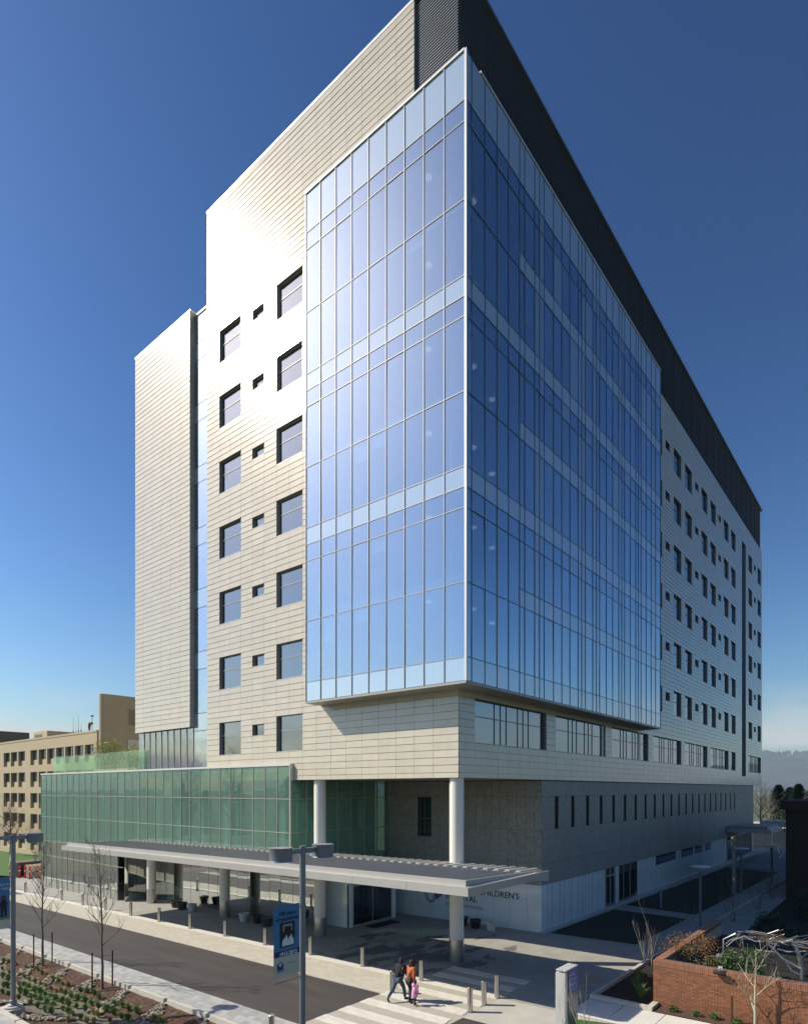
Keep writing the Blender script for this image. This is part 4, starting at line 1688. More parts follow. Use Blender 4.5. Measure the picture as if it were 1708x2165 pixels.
# ================================================================== lamp posts with banners
def lamp(loc, label):
    o = root('lamp_post', loc, label, 'lamp post', 'double drum lamp posts along the drive')
    MB().lathe(0, 0, [(.34, -.5), (.34, .10), (.30, .12)], n=24).build('footing', 'kerb', o, smooth=True)
    MB().lathe(0, 0, [(.20, .12), (.20, .16), (.13, .20), (.13, .34), (.10, .36)], n=24).build('base_cover', 'lamp_grey', o, smooth=True)
    MB().lathe(0, 0, [(.092, .2), (.088, 7.1)], n=24).build('pole', 'lamp_grey', o, smooth=True)
    for s in (-1, 1):
        MB().box(min(s * .08, s * .5), -.05, 6.88, max(s * .08, s * .5), .05, 7.03).build('arm', 'lamp_grey', o)
        h = MB().lathe(s * .80, 0, [(.05, 6.72), (.33, 6.72), (.318, 6.74), (.318, 6.765), (.31, 6.77), (.318, 6.775), (.318, 6.80), (.31, 6.805), (.318, 6.81), (.318, 7.08), (.33, 7.10), (.05, 7.12)], n=32).build('lamp_head', 'lamp_grey', o, smooth=True)
        MB().lathe(s * .80, 0, [(.01, 6.70), (.30, 6.70), (.30, 6.719)], n=24).build('lens', 'lamp_lens', h)
    for z in (5.36, 3.30):
        MB().lathe(0, 0, [(.10, z - .05), (.10, z + .05)], n=16).build('clamp', 'lamp_grey', o)
        MB().tube([(-.05, 0, z), (-1.06, 0, z)], .014, n=6).build('banner_arm', 'lamp_grey', o)
    return o


LP2 = (-13.7, -3.85)
LP1 = (-16.4, 10.7)
lamp2 = lamp((LP2[0], LP2[1], zg(*LP2) - .12), 'grey lamp post hung with the banner of the anniversary years')
lamp1 = lamp((LP1[0], LP1[1], zg(*LP1)), 'grey lamp post standing in the planting bed by the paving')
MB().box(-.62, -.42, -.3, .30, .42, .04).build('foot_pad', 'kerb', lamp1)


def banner(lp, label, top=5.34, bot=3.32):
    """cloth hung between two arms on the -x side of a pole"""
    b = root('banner', (lp[0], lp[1], zg(*lp)), label, 'banner')
    m = MB()
    n = 14
    for i in range(n + 1):
        u = -.12 - .94 * i / n
        for j in range(n + 1):
            z = top + (bot - top) * j / n
            bulge = .035 * math.sin(PI * i / n) * math.sin(PI * j / n * 1.0)
            m.v.append((u, -.0 - bulge, z))
    for i in range(n):
        for j in range(n):
            q = i * (n + 1) + j
            m.f.append((q, q + 1, q + n + 2, q + n + 1))
            m.m.append(0)
    return b, m, n


def bpt(u, z, d=.006, top=5.34, bot=3.32):
    i, j = (-.12 - u) / .94, (top - z) / (top - bot)
    return (u, -.035 * math.sin(PI * i) * math.sin(PI * j) - d, z)


def bquad(b, name, u0, u1, z0, z1, material, d=.006, n=6):
    m = MB()
    for i in range(n + 1):
        for j in range(n + 1):
            m.v.append(bpt(u0 + (u1 - u0) * i / n, z0 + (z1 - z0) * j / n, d))
    for i in range(n):
        for j in range(n):
            q = i * (n + 1) + j
            m.f.append((q, q + n + 1, q + n + 2, q + 1))
            m.m.append(0)
    m.build(name, material, b, smooth=True)


bl, m, n = banner(LP2, 'blue and cream anniversary banner reading 1912-2012 hung on a lamp post')
m.build('cloth', 'banner_blue', bl, smooth=True)
bquad(bl, 'cream_field', -1.06, -.12, 3.32, 3.90, 'banner_cream')
bquad(bl, 'navy_band', -1.06, -.12, 3.90, 4.06, 'banner_navy', d=.007)
fx_, fz_ = (1, 0, 0), (0, 0, 1)
text_mesh('lettering', '100 years', .165, 'print_black', bl, frame((-.59, -.045, 5.06), fx_, fz_), 'CENTER', .001, bold=.002)
text_mesh('lettering', 'of excellence', .155, 'print_black', bl, frame((-.59, -.045, 4.91), fx_, fz_), 'CENTER', .001, bold=.002)
text_mesh('lettering', '1912-2012', .15, 'print_white', bl, frame((-.57, -.046, 3.925), fx_, fz_), 'CENTER', .001, bold=.004)
text_mesh('lettering', 'EMANUEL', .075, 'print_grey', bl, frame((-.62, -.04, 3.66), fx_, fz_), 'LEFT', .001)
text_mesh('lettering', 'LEGACY', .075, 'banner_navy', bl, frame((-.95, -.03, 3.47), fx_, fz_), 'LEFT', .001)
bquad(bl, 'photo_print', -.86, -.32, 4.16, 4.86, 'print_black', d=.010)
bquad(bl, 'photo_arch', -.76, -.42, 4.60, 4.80, 'print_grey', d=.013, n=2)
bquad(bl, 'photo_arch', -.72, -.46, 4.52, 4.74, 'print_black', d=.016, n=2)
mm = MB()
for i in range(7):
    u = -.76 + i * .058
    h = .16 + .05 * ((i * 7) % 3)
    c = bpt(u, 4.2, .022)
    mm.poly([(u - .045, c[1], 4.20), (u + .045, c[1], 4.20), (u + .03, c[1], 4.20 + h), (u - .03, c[1], 4.20 + h)])
    mm.poly([(u + .02 * math.cos(t), c[1], 4.20 + h + .022 + .02 * math.sin(t)) for t in [2 * PI * q / 8 for q in range(8)]])
mm.build('photo_figures', 'print_white', bl)
mm = MB()
yy = bpt(-.85, 3.65, .012)[1]
mm.poly([(-.95, yy, 3.53), (-.73, yy, 3.53), (-.73, yy, 3.72), (-.79, yy, 3.72), (-.79, yy, 3.66), (-.84, yy, 3.62), (-.89, yy, 3.66), (-.89, yy, 3.72), (-.95, yy, 3.72)])
mm.poly([(-.84 + .03 * math.cos(t), yy, 3.75 + .03 * math.sin(t)) for t in [2 * PI * q / 12 for q in range(12)]], mi=1)
mm.build('emblem', ['banner_navy', 'print_red'], bl)

bl, m, n = banner(LP1, 'blue banner with a printed child hung on the lamp post in the bed')
m.build('cloth', 'banner_blue', bl, smooth=True)
bquad(bl, 'cream_field', -1.06, -.12, 3.32, 3.66, 'banner_cream')
mm = MB()
mm.poly([bpt(-1.06 + .94 * q / 10, 3.66 + .04 * math.sin(q * .3) - .004, .012) for q in range(11)] + [bpt(-.12 - .94 * q / 10, 3.72 + .06 * math.sin(q * .3), .012) for q in range(11)])
mm.build('hill_print', 'print_green', bl)
text_mesh('lettering', 'Our legacy is', .16, 'print_white', bl, frame((-.17, -.045, 5.05), fx_, fz_), 'RIGHT', .001)
text_mesh('lettering', 'healthy kids', .16, 'print_white', bl, frame((-.17, -.045, 4.88), fx_, fz_), 'RIGHT', .001)
mm = MB()
yy = -.052
mm.poly([(-.36 + x_, yy, z_) for x_, z_ in ((-.10, 3.78), (-.02, 3.78), (-.02, 4.05), (.02, 4.05), (.04, 3.78), (.12, 3.78), (.11, 4.12), (.14, 4.35), (.06, 4.46), (-.06, 4.46), (-.16, 4.3), (-.10, 4.12))], mi=0)
mm.poly([(-.36 + .085 * math.cos(t), yy - .001, 4.54 + .11 * math.sin(t)) for t in [2 * PI * q / 14 for q in range(14)]], mi=0)
mm.poly([(-.36 + .05 * math.cos(t), yy - .003, 4.55 + .07 * math.sin(t)) for t in [2 * PI * q / 14 for q in range(14)]], mi=1)
mm.build('figure_print', ['print_black', 'skin'], bl)

# ================================================================== monolith sign
SGX, SGY = -6.62, -8.67
sg = root('monolith_sign', (SGX, SGY, zg(SGX, SGY)), 'slim silver and blue upright sign reading Randall Children\'s Hospital', 'sign')
MB().box(-.18, -.16, -.1, -.02, .18, 2.54).build('edge_panel', 'coping', sg)
MB().box(-.012, -.14, -.1, .05, .16, 2.58).build('edge_panel', 'canopy_metal', sg)
MB().box(.055, -.17, 1.82, .78, .17, 2.60).build('blue_panel', 'sign_blue', sg)
MB().box(.055, -.165, -.1, .78, .165, 1.815).build('lower_panel', 'sign_dark', sg)
MB().box(-.18, -.175, 2.601, .785, .175, 2.63).build('cap', 'coping', sg)
for i, t in enumerate(('Randall', "Children's", 'Hospital')):
    text_mesh('lettering', t, .14, 'print_white', sg, frame((.10, -.173, 2.36 - i * .16), (1, 0, 0), (0, 0, 1)), 'LEFT', .002)

# ================================================================== brick planter with arbour
BX, BY, BT = -0.40, -9.62, 2.0
bw = root('brick_planter', (BX, BY, zg(BX, BY)), 'red brick planter wall with soldier course cap and metal flashing', 'planter wall')
bl_, bw_, bh_ = 0.203, 0.092, 0.057
m = MB()
zb = zg(BX, BY)
m.box(0.012, -14, -.4, .28, -.012, BT - zb - .21)
m.box(0.28, -.28, -.4, 10, -.012, BT - zb - .21)
m.build('wall_core', 'mortar', bw)
br, cap = [], []
z = zb - .05
r = 0
while z < BT - .22:
    off = (r % 2) * .1065
    y = BY - off
    if off:
        br.append((BX + .04, BY - .0495, z + bh_ / 2, .10, .097, bh_))
    while y > BY - 8.0:
        L = bl_
        br.append((BX + .04, y - L / 2, z + bh_ / 2, .10, L, bh_))
        y -= .213
    x = BX + off + .1
    while x < BX + 9.8:
        br.append((x + bl_ / 2, BY - .04, z + bh_ / 2, bl_, .10, bh_))
        x += .213
    z += .0675
    r += 1
y = BY
while y > BY - 8.0:
    cap.append((BX + .14, y - .032, BT - .105, .33, .058, .21))
    y -= .0675
x = BX + .33
while x < BX + 9.9:
    cap.append((x + .03, BY - .14, BT - .105, .058, .33, .21))
    x += .0675
pieces(bw, 'brick', br, 'brick')
pieces(bw, 'cap_brick', cap, 'brick_cap', limit=120)
m = MB()
m.box(.30, -14, BT - zb - .03, .34, -.30, BT - zb + .03)
m.box(.30, -.34, BT - zb - .03, 10, -.305, BT - zb + .03)
m.build('flashing', 'galvanised', bw)
MB().box(.35, -14, -.2, 10, -.35, 1.05).build('soil', 'dark_soil', bw)
# wall light on the brick and its arm
p = on_x(cQ(825, 1465), BX - .18)
wl_ = root('wall_light', (BX, p.y, p.z), 'black cylindrical spotlight clamped to the brick planter cap', 'light')
MB().box(-.02, -.07, .06, .06, .07, .16).build('bracket', 'coping', wl_)
MB().tube([(0, 0, .1), (-.16, 0, .07), (-.18, 0, .0)], .02, n=8).build('arm', 'galvanised', wl_)
MB().tube([(-.18, .20, -.02), (-.18, .17, -.02), (-.18, -.20, -.05), (-.18, -.22, -.05)], [.07, .085, .085, .07], n=16).build('housing', 'black_rubber', wl_, smooth=True)

# arbour of bent pipes rising out of the planter
ar = root('pipe_arbour', (3.0, -13, 1.0), 'arbour of bent galvanised pipes over the brick planter', 'arbour')


def apt(px_, py_, X):
    v = on_x(cQ(px_, py_), X)
    return (v.x - 3.0, v.y + 13, v.z - 1.0)


main = [([(870, 1300), (872, 1140), (990, 1085), (1020, 1110)], 4.0, .05),
        ([(1650, 1560), (1655, 1440), (1600, 1240), (1550, 1150), (1450, 1180)], 3.2, .075),
        ([(1640, 1440), (1560, 1390), (1450, 1330), (1370, 1240), (1300, 1175)], 3.2, .05),
        ([(1640, 1500), (1540, 1450), (1470, 1330), (1380, 1270), (1170, 1245)], 3.6, .045),
        ([(900, 1215), (970, 1150), (1070, 1110), (1180, 1160), (1460, 1165)], 3.9, .035),
        ([(1405, 1235), (1500, 1265), (1700, 1260)], 3.6, .04),
        ([(890, 1190), (930, 1150), (1010, 1120), (1030, 1080)], 4.3, .03),
        ([(1700, 1280), (1640, 1330), (1610, 1400)], 3.4, .04)]
for pts, X, r in main:
    MB().tube([apt(a, b, X) for a, b in pts], r, n=8).build('pipe', 'galvanised', ar, smooth=True)
ra = random.Random(4)
for i in range(58):
    t = ra.random()
    x0 = 1000 + 620 * t
    y0 = 1035 + 95 * t + ra.uniform(0, 95)
    dx = ra.uniform(90, 260)
    ang = ra.choice((.18, .22, .1, -.2, .28, .15, -.35))
    X0_ = ra.uniform(2.8, 6.0)
    X1_ = X0_ + ra.uniform(-.8, .8)
    MB().tube([apt(x0, y0, X0_), apt(x0 + dx * .5, y0 + dx * ang * .5 + ra.uniform(-8, 8), (X0_ + X1_) / 2), apt(x0 + dx, y0 + dx * ang, X1_)], ra.choice((.016, .02, .026)), n=6).build('pipe', 'rust' if ra.random() < .14 else 'galvanised', ar)
# rough stone footing of the arbour
for (a, b, X) in ((865, 1300, 4.0),):
    v = on_x(cQ(a, b), X)
    o = MB()
    for q in range(5):
        o.box(-.24 + .03 * (q % 2), -.26, -q * .22 - .2, .26, .25 - .03 * (q % 2), -q * .22 - .005)
    tag(o.build('stone_pier', 'granite', None, loc=(v.x, v.y, v.z)), 'stacked pale stone pier under the pipe arbour', 'pier', 'stone piers in the planter')

# dark brick house in the shade of the tower
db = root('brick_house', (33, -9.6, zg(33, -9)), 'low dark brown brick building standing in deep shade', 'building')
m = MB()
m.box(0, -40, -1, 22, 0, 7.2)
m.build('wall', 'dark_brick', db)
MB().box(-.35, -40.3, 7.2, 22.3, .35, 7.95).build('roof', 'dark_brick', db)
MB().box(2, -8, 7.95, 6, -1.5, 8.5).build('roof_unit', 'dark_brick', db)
for i in range(4):
    w_ = MB().box(-.06, -3.6 - i * 4.5, 1.6, .05, -1.6 - i * 4.5, 4.2).build('window', 'reveal', db)
    MB().quad((-.07, -3.5 - i * 4.5, 1.7), (-.07, -3.5 - i * 4.5, 4.1), (-.07, -1.7 - i * 4.5, 4.1), (-.07, -1.7 - i * 4.5, 1.7)).build('pane', 'door_glass', w_)

# garden lamps with pale discs
def disc_lamp(x, y, label):
    o = root('garden_lamp', (x, y, zg(x, y)), label, 'lamp', 'disc lamps along the side path')
    MB().lathe(0, 0, [(.08, -.2), (.08, 3.35), (.12, 3.4), (.12, 3.55)], n=14).build('pole', 'lamp_grey', o, smooth=True)
    for a in range(3):
        t = a * 2.094
        MB().tube([(.08 * math.cos(t), .08 * math.sin(t), 3.5), (.42 * math.cos(t), .42 * math.sin(t), 3.78)], .018, n=5).build('bracket', 'lamp_grey', o)
    MB().lathe(0, 0, [(.1, 3.77), (.62, 3.80), (.64, 3.83), (.60, 3.86), (.05, 3.90)], n=28).build('disc', 'coping', o, smooth=True)


disc_lamp(16.9, -7.1, 'grey garden lamp with pale disc top nearest the brick planter')
disc_lamp(33.8, -6.2, 'grey garden lamp with pale disc top beside the square post')
disc_lamp(39.5, -7.6, 'grey garden lamp with pale disc top beside the dark brick building')
o = root('square_post', (32.6, -5.9, zg(32, -6)), 'square grey metal post beside a disc lamp on the dark lawn', 'post')
MB().box(-.14, -.14, -.1, .14, .14, 3.7).build('post', 'lamp_grey', o)
MB().box(-.17, -.1, 1.2, -.14, .1, 1.45).build('sign_plate', 'coping', o)
o = root('light_bollard', (22.2, -3.05, zg(22, -3)), 'short grey post on the concrete path across the dark lawn', 'bollard')
MB().lathe(0, 0, [(.09, -.1), (.09, 1.15), (.13, 1.18), (.13, 1.32), (.05, 1.36)], n=16).build('post', 'lamp_grey', o, smooth=True)
o = root('hand_rail', (60, -5.2, zg(60, -5)), 'low pale metal handrail along the far deck', 'railing')
MB().tube([(0, 0, .9), (12, .9, .85)], .03, n=6).build('rail', 'coping', o)
for i in range(4):
    MB().tube([(i * 4, i * .3, 0), (i * 4, i * .3, .88)], .025, n=6).build('post', 'coping', o)

# side entrance canopy and covered walk behind
o = root('side_canopy', (58.5, 0, 3.55), 'small flat metal canopy over the side entrance doors', 'canopy')
MB().box(0, -4.6, 0, 8.2, .1, .45).build('fascia', 'canopy_metal', o)
MB().box(.4, -4.2, .451, 7.8, .0, .75).build('roof', 'canopy_roof', o)
for i in range(9):
    MB().box(.6 + i * .8, -4.1, .751, .8 + i * .8, 0, .82).build('rib', 'canopy_metal', o)
o = root('covered_walk', (84, -4, 3.1), 'flat roofed walkway crossing behind the tower on steel posts', 'walkway')
MB().box(-1.5, -18, 0, 1.5, 4.5, .9).build('roof', 'canopy_metal', o)
for i in range(20):
    MB().box(-1.5, -17.5 + i * 1.1, .901, 1.5, -17.2 + i * 1.1, 1.0).build('rib', 'canopy_metal', o)
for y in (-15, -6, 3):
    MB().lathe(0, y, [(.2, -4.2), (.2, 0)], n=12).build('post', 'canopy_metal', o)
text_mesh('lettering', 'CHILDREN', 1.0, 'print_black', o, frame((-1.4, 2.6, -.62), (0, -1, 0), (0, 0, 1)), 'LEFT', .04)

# stone retaining wall and things behind it
rw = root('retaining_wall', (91, 0, zg(91, 0)), 'pale stone block retaining wall beyond the covered walk', 'wall')
blk = []
for r in range(8):
    y = 14 - (r % 2) * .6
    while y > -30:
        blk.append((91.1, y - .6, zg(91, 0) + .2 + r * .36, .3, 1.17, .318))
        y -= 1.2
pieces(rw, 'block', blk, 'stone_wall', limit=290)
MB().box(.15, -31, -.5, .6, 14, 2.85).build('core', 'mortar', rw)
MB().box(-.2, -31, 2.95, .5, 14, 3.1).build('coping', 'kerb', rw)
car = root('parked_car', (97, -9.0, 2.2), 'small red car parked above the stone retaining wall', 'car')
m = MB()
m.hexa([(-.85, -2.1, .35), (.85, -2.1, .35), (.85, 2.1, .35), (-.85, 2.1, .35), (-.8, -2.05, .85), (.8, -2.05, .85), (.8, 2.05, .85), (-.8, 2.05, .85)])
m.build('body', 'car_red', car)
MB().hexa([(-.78, -1.3, .86), (.78, -1.3, .86), (.78, 1.0, .86), (-.78, 1.0, .86), (-.62, -.9, 1.42), (.62, -.9, 1.42), (.62, .6, 1.42), (-.62, .6, 1.42)]).build('cabin', 'car_red', car)
MB().hexa([(-.80, -1.2, .9), (.80, -1.2, .9), (.80, .9, .9), (-.80, .9, .9), (-.66, -.86, 1.34), (.66, -.86, 1.34), (.66, .56, 1.34), (-.66, .56, 1.34)]).build('window', 'reveal', car)
for sx_ in (-1, 1):
    for sy_ in (-1.35, 1.35):
        MB().tube([(sx_ * .72, sy_, .33), (sx_ * .90, sy_, .33)], .33, n=18).build('wheel', 'black_rubber', car)
sheet('pavement', [(91.7, -31), (130, -31), (130, 14), (91.7, 14)], 2.8, 'concrete')
o = root('folding_sign', (76.5, -2.6, zg(76, -2)), 'white folding sandwich board standing by the far column', 'sign')
for s in (-1, 1):
    MB().hexa([(-.35, s * .30 - .02, 0), (.35, s * .30 - .02, 0), (.35, s * .30 + .02, 0), (-.35, s * .30 + .02, 0), (-.35, s * .04 - .02, 1.1), (.35, s * .04 - .02, 1.1), (.35, s * .04 + .02, 1.1), (-.35, s * .04 + .02, 1.1)]).build('board', 'print_white', o)

# ================================================================== old tan hospital wing on the left
OX, OY = 15.0, 73.0
ob = root('tan_building', (OX, OY, -2.2), 'older tan stucco hospital building with deep recessed windows beyond the lawn', 'building')
HZ = 2.2                                       # local z = world z + HZ
ocols = [76.9, 80.3, 83.7, 87.1, 90.55, 94.0, 97.5, 102.85, 106.4, 109.95, 116.0, 119.5]
orows = [15.41, 11.75, 8.2, 4.7, 1.1]
oh = [(y - 3.02, y, t - 2.5, t) for y in ocols for t in orows]
m = MB()
fill_wall(m, OY, 128, -3, 17.1, oh, lambda a, b, u, v: m.box(0, a - OY, u + HZ, .5, b - OY, v + HZ))
m.box(.5, 0, -1, .7, 55, 17.1 + HZ)
m.box(.7, .2, 16.6 + HZ, 22, 55, 17.0 + HZ)
m.build('wall', 'stucco', ob)
MB().box(-.06, 0, 17.1 + HZ, .5, 55, 17.4 + HZ).build('parapet', 'stucco', ob)
wmf = wmp = wml = None
for (a, b, u, v) in oh:
    if wmf is None:
        q = MB()
        w = b - a
        q.box(.40, 0, .88, .46, w, .94)
        q.box(.40, 0, 2.44, .46, w, 2.5)
        for yy in (0, w * .5 - .03, w - .06):
            q.box(.40, yy, .94, .46, yy + .06, 2.44)
        wmf = q.mesh('window')
        wmf.materials.append(MATS['mullion_dark'])
        q = MB().quad((.44, 0, .9), (.44, 0, 2.48), (.44, w, 2.48), (.44, w, .9))
        wmp = q.mesh('pane')
        wmp.materials.append(MATS['window_glass'])
        q = MB().box(.38, 0, 0, .499, w, .88)
        wml = q.mesh('apron_panel')
        wml.materials.append(MATS['stucco'])
    f = link('window', wmf, ob, (0, a - OY, u + HZ))
    link('pane', wmp, f)
    link('apron_panel', wml, f)
    MB().box(.48, a - OY, u + HZ + .9, .499, b - OY, v + HZ).build('room_back', 'interior_dark', f)
    bpy.data.objects[f.children[-1].name].location = (0, -(a - OY), -(u + HZ))
# rounded stair tower at its end
m = MB()
ring = [(25, 12), (25, -1.5)]
r = 1.6
ring = []
r = .74
for i in range(13):
    t = PI / 2 + PI * i / 12
    ring.append((r + r * math.cos(t), -1.5 + r + r * math.sin(t)))
ring += [(26, -1.5), (26, -.02)]
prism(ring, -1.0, 22.5 + HZ).build('stair_tower', 'stucco_tower', ob, smooth=True)
p, q = on_y(cV(1410, 425), OY - 1.5), on_y(cV(1560, 627), OY - 1.5)
fr = MB()
fr.box(p.x - OX, -1.56, q.z + HZ, q.x - OX, -1.49, q.z + HZ + .1)
fr.box(p.x - OX, -1.56, p.z + HZ - .1, q.x - OX, -1.49, p.z + HZ)
fr.box(p.x - OX, -1.56, q.z + HZ + .1, p.x - OX + .1, -1.49, p.z + HZ - .1)
g_ = fr.build('vent_grille', 'stucco_tower', ob)
MB().box(p.x - OX + .1, -1.515, q.z + HZ + .1, q.x - OX, -1.505, p.z + HZ - .1).build('backing', 'far_brown', g_)
nb = 14
for i in range(nb):
    z = q.z + .12 + (p.z - q.z - .24) * i / nb
    MB().hexa([(p.x - OX + .1, -1.57, z + HZ), (q.x - OX, -1.57, z + HZ), (q.x - OX, -1.52, z + HZ + .07), (p.x - OX + .1, -1.52, z + HZ + .07),
               (p.x - OX + .1, -1.57, z + HZ + .04), (q.x - OX, -1.57, z + HZ + .04), (q.x - OX, -1.52, z + HZ + .10), (p.x - OX + .1, -1.52, z + HZ + .10)]).build('louver_blade', 'stucco_tower', g_)
p, q = on_y(cV(1408, 760), OY - 1.5), on_y(cV(1600, 880), OY - 1.5)
f = MB().box(p.x - OX, -1.53, q.z + HZ - 1.2, q.x - OX + 3, -1.49, p.z + HZ).build('window', 'reveal', ob)
MB().quad((p.x - OX + .08, -1.54, q.z + HZ - 1.1), (q.x - OX + 2.9, -1.54, q.z + HZ - 1.1), (q.x - OX + 2.9, -1.54, p.z + HZ - .08), (p.x - OX + .08, -1.54, p.z + HZ - .08)).build('pane', 'window_glass', f)
# roof plant
p, q = on_x(cV(370, 690), 19), on_x(cV(520, 740), 19)
m = MB().box(4, q.y - OY, 17 + HZ, 14, p.y - OY, p.z + HZ)
m.build('roof_house', 'stucco', ob)
MB().box(3.96, q.y - OY + 2.2, 17.6 + HZ, 4.0, p.y - OY - .6, p.z + HZ - .5).build('vent_grille', 'far_brown', ob)
MB().box(14.1, q.y - OY - 10, 17 + HZ, 18, p.y - OY, p.z + HZ - .3).build('roof_house', 'far_brown', ob)
p = on_x(cV(50, 675), 24)
MB().box(8, p.y - OY, 17 + HZ, 14, p.y - OY + 14, p.z + HZ).build('roof_house', 'far_brown', ob)
for (vx, vt, r) in ((808, 520, .05), (838, 570, .03), (865, 490, .05), (896, 590, .05)):
    t = on_x(cV(vx, vt), 20)
    a = root('antenna', (20, t.y, 17), 'thin %s aerial mast on the tan building roof' % {520: 'banded', 570: 'slimmest', 490: 'tallest', 590: 'shortest'}[vt], 'antenna', 'aerials on the tan roof')
    MB().tube([(0, 0, -.1), (0, 0, (t.z - 17) * .45), (0, 0, t.z - 17)], [r, r * .8, r * .4], n=6).build('mast', 'galvanised', a)
    MB().tube([(0, 0, 1.2), (0, 0, 1.8)], r * 1.9, n=6).build('base_coil', 'mullion_dark', a)
t = on_x(cV(1017, 510), 18)
a = root('windsock', (18, t.y, 17), 'limp orange windsock on a mast above the tan building', 'windsock')
MB().tube([(0, 0, -.1), (0, 0, t.z - 17)], .045, n=6).build('mast', 'galvanised', a)
MB().tube([(0, 0, t.z - 17 - .05), (0, 0, t.z - 17 + .15)], .22, n=10).build('beacon', 'far_brown', a)
MB().tube([(0, 0, t.z - 17 - 1.1), (-.15, .4, t.z - 17 - 1.1), (-.2, .5, t.z - 17 - 1.5), (-.2, .5, t.z - 17 - 2.2)], [.22, .24, .2, .12], n=10).build('sock', 'leaf_russet', a)

# lawn and the things standing there
sheet('lawn', [(1.0, 63.5), (14.9, 60), (14.9, 128), (-14, 128)], 0.02, 'lawn')
bs = on_ground(cM(125, 575))
o = root('stone_cairn', (bs.x, bs.y, bs.z), 'stack of rounded pale stones standing on the far lawn', 'cairn')
for i in range(7):
    MB().lathe(0, 0, [(.35 - .02 * i, i * .24), (.43 - .025 * i, i * .24 + .06), (.43 - .025 * i, i * .24 + .17), (.34 - .02 * i, i * .24 + .235)], n=12).build('stone', 'stone_wall', o, smooth=True)
bs = on_ground(cM(335, 705))
bs = bs + Vector((1.3, 1.6, 0))
o = root('wooden_crate', (bs.x, bs.y, zg(bs.x, bs.y)), 'pale wooden crate stack with two tiers ringed by red posts', 'crate', rz=.1)
for lv in range(2):
    for i in range(5):
        MB().box(-1.25, -1.0 + i * .42, lv * .72 + .08, 1.25, -1.0 + i * .42 + .36, lv * .72 + .66).build('plank', 'crate_wood', o)
    MB().box(-1.28, -1.05, lv * .72, -1.1, 1.1, lv * .72 + .08).build('skid', 'crate_wood', o)
    MB().box(1.1, -1.05, lv * .72, 1.28, 1.1, lv * .72 + .08).build('skid', 'crate_wood', o)
bs = on_ground(cM(200, 692))
bs = bs + Vector((1.3, 1.5, 0))
o = root('equipment_box', (bs.x, bs.y, zg(bs.x, bs.y)), 'black covered box beside the wooden crate', 'box', rz=.1)
MB().box(-1.5, -1.0, 0, 1.3, 1.0, 1.62).build('cover', 'tub_dark', o)
MB().box(-1.55, -1.05, 1.62, 1.35, 1.05, 1.70).build('lid', 'far_brown', o)
d0 = None
for (px_, py_) in ((103, 700), (195, 697), (250, 699), (283, 690), (296, 709), (318, 690), (380, 690), (405, 706)):
    bs = on_ground(cM(px_, py_))
    if d0 is None:
        d0 = root('traffic_post', (bs.x, bs.y, bs.z), 'red plastic delineator post standing round the crates', 'traffic post', 'red posts round the crates')
        MB().lathe(0, 0, [(.22, 0), (.22, .06), (.08, .09)], n=12).build('base', 'black_rubber', d0)
        MB().lathe(0, 0, [(.10, .08), (.09, 1.30), (.05, 1.33), (.05, 1.46)], n=12).build('post', 'red_plastic', d0, smooth=True)
        MB().lathe(0, 0, [(.104, .75), (.104, .87)], n=12, caps=False).build('band', 'print_white', d0)
    else:
        copy_tree(d0, (bs.x, bs.y, bs.z))

# ================================================================== plants
def tuft_mesh(seed, material, h, n=34):
    rr = random.Random(seed)
    m = MB()
    for i in range(n):
        a = rr.uniform(0, 2 * PI)
        lean = rr.uniform(.1, .95)
        L = h * rr.uniform(.6, 1.1)
        w = .009
        c, s = math.cos(a), math.sin(a)
        b = Vector((c * .03, s * .03, 0))
        mid = b + Vector((c * lean * L * .35, s * lean * L * .35, L * .62))
        tip = b + Vector((c * lean * L * .8, s * lean * L * .8, L * (1 - .35 * lean)))
        sd = Vector((-s * w, c * w, 0))
        i0 = len(m.v)
        m.v += [tuple(b - sd), tuple(b + sd), tuple(mid + sd), tuple(mid - sd), tuple(tip)]
        m.f += [(i0, i0 + 1, i0 + 2, i0 + 3), (i0 + 3, i0 + 2, i0 + 4)]
        m.m += [0, 0]
    me = m.mesh('grass_tuft')
    me.materials.append(MATS[material])
    return me


tg = [tuft_mesh(i, 'grass_green', .36, 120) for i in range(4)]
ty = [tuft_mesh(i + 9, 'grass_yellow', .30, 95) for i in range(4)]
green = [(40, 690), (30, 845), (85, 870), (38, 935), (75, 940), (28, 1000), (85, 1020), (193, 918), (240, 938), (287, 962), (350, 988), (403, 1008), (447, 1035), (507, 1050), (553, 1072), (205, 1000), (257, 1022), (313, 1045),
         (350, 1055), (403, 1090), (467, 1110), (187, 1060), (375, 1140), (450, 1180), (512, 1200), (533, 1140), (307, 1105), (625, 1095), (655, 1015), (708, 1050), (683, 1125), (628, 1170), (680, 1200), (763, 1145), (775, 1070), (847, 1090),
         (848, 1175), (910, 1120), (978, 1145), (990, 1058), (870, 995), (800, 985), (940, 1015), (1063, 1180), (1135, 1115), (1220, 1140), (1278, 1170), (1365, 1205), (1210, 1250), (1135, 1215), (1272, 1270), (1600, 1290), (805, 1260)]
yellow = [(85, 690), (165, 720), (262, 755), (325, 755), (380, 775), (420, 810), (200, 825), (243, 845), (292, 872), (350, 895), (403, 920), (453, 940), (508, 960), (525, 865), (585, 890), (625, 915), (680, 930), (567, 985), (612, 990),
          (95, 800), (25, 760), (930, 1205), (980, 1235), (1095, 1285), (720, 1215), (1535, 1265), (860, 1290), (935, 1290), (685, 1290)]


def on_bed(p):
    h = -.3
    for _ in range(6):
        q = on_ground(p, h)
        h = bedz(q.x, q.y) - zg(q.x, q.y)
    return q


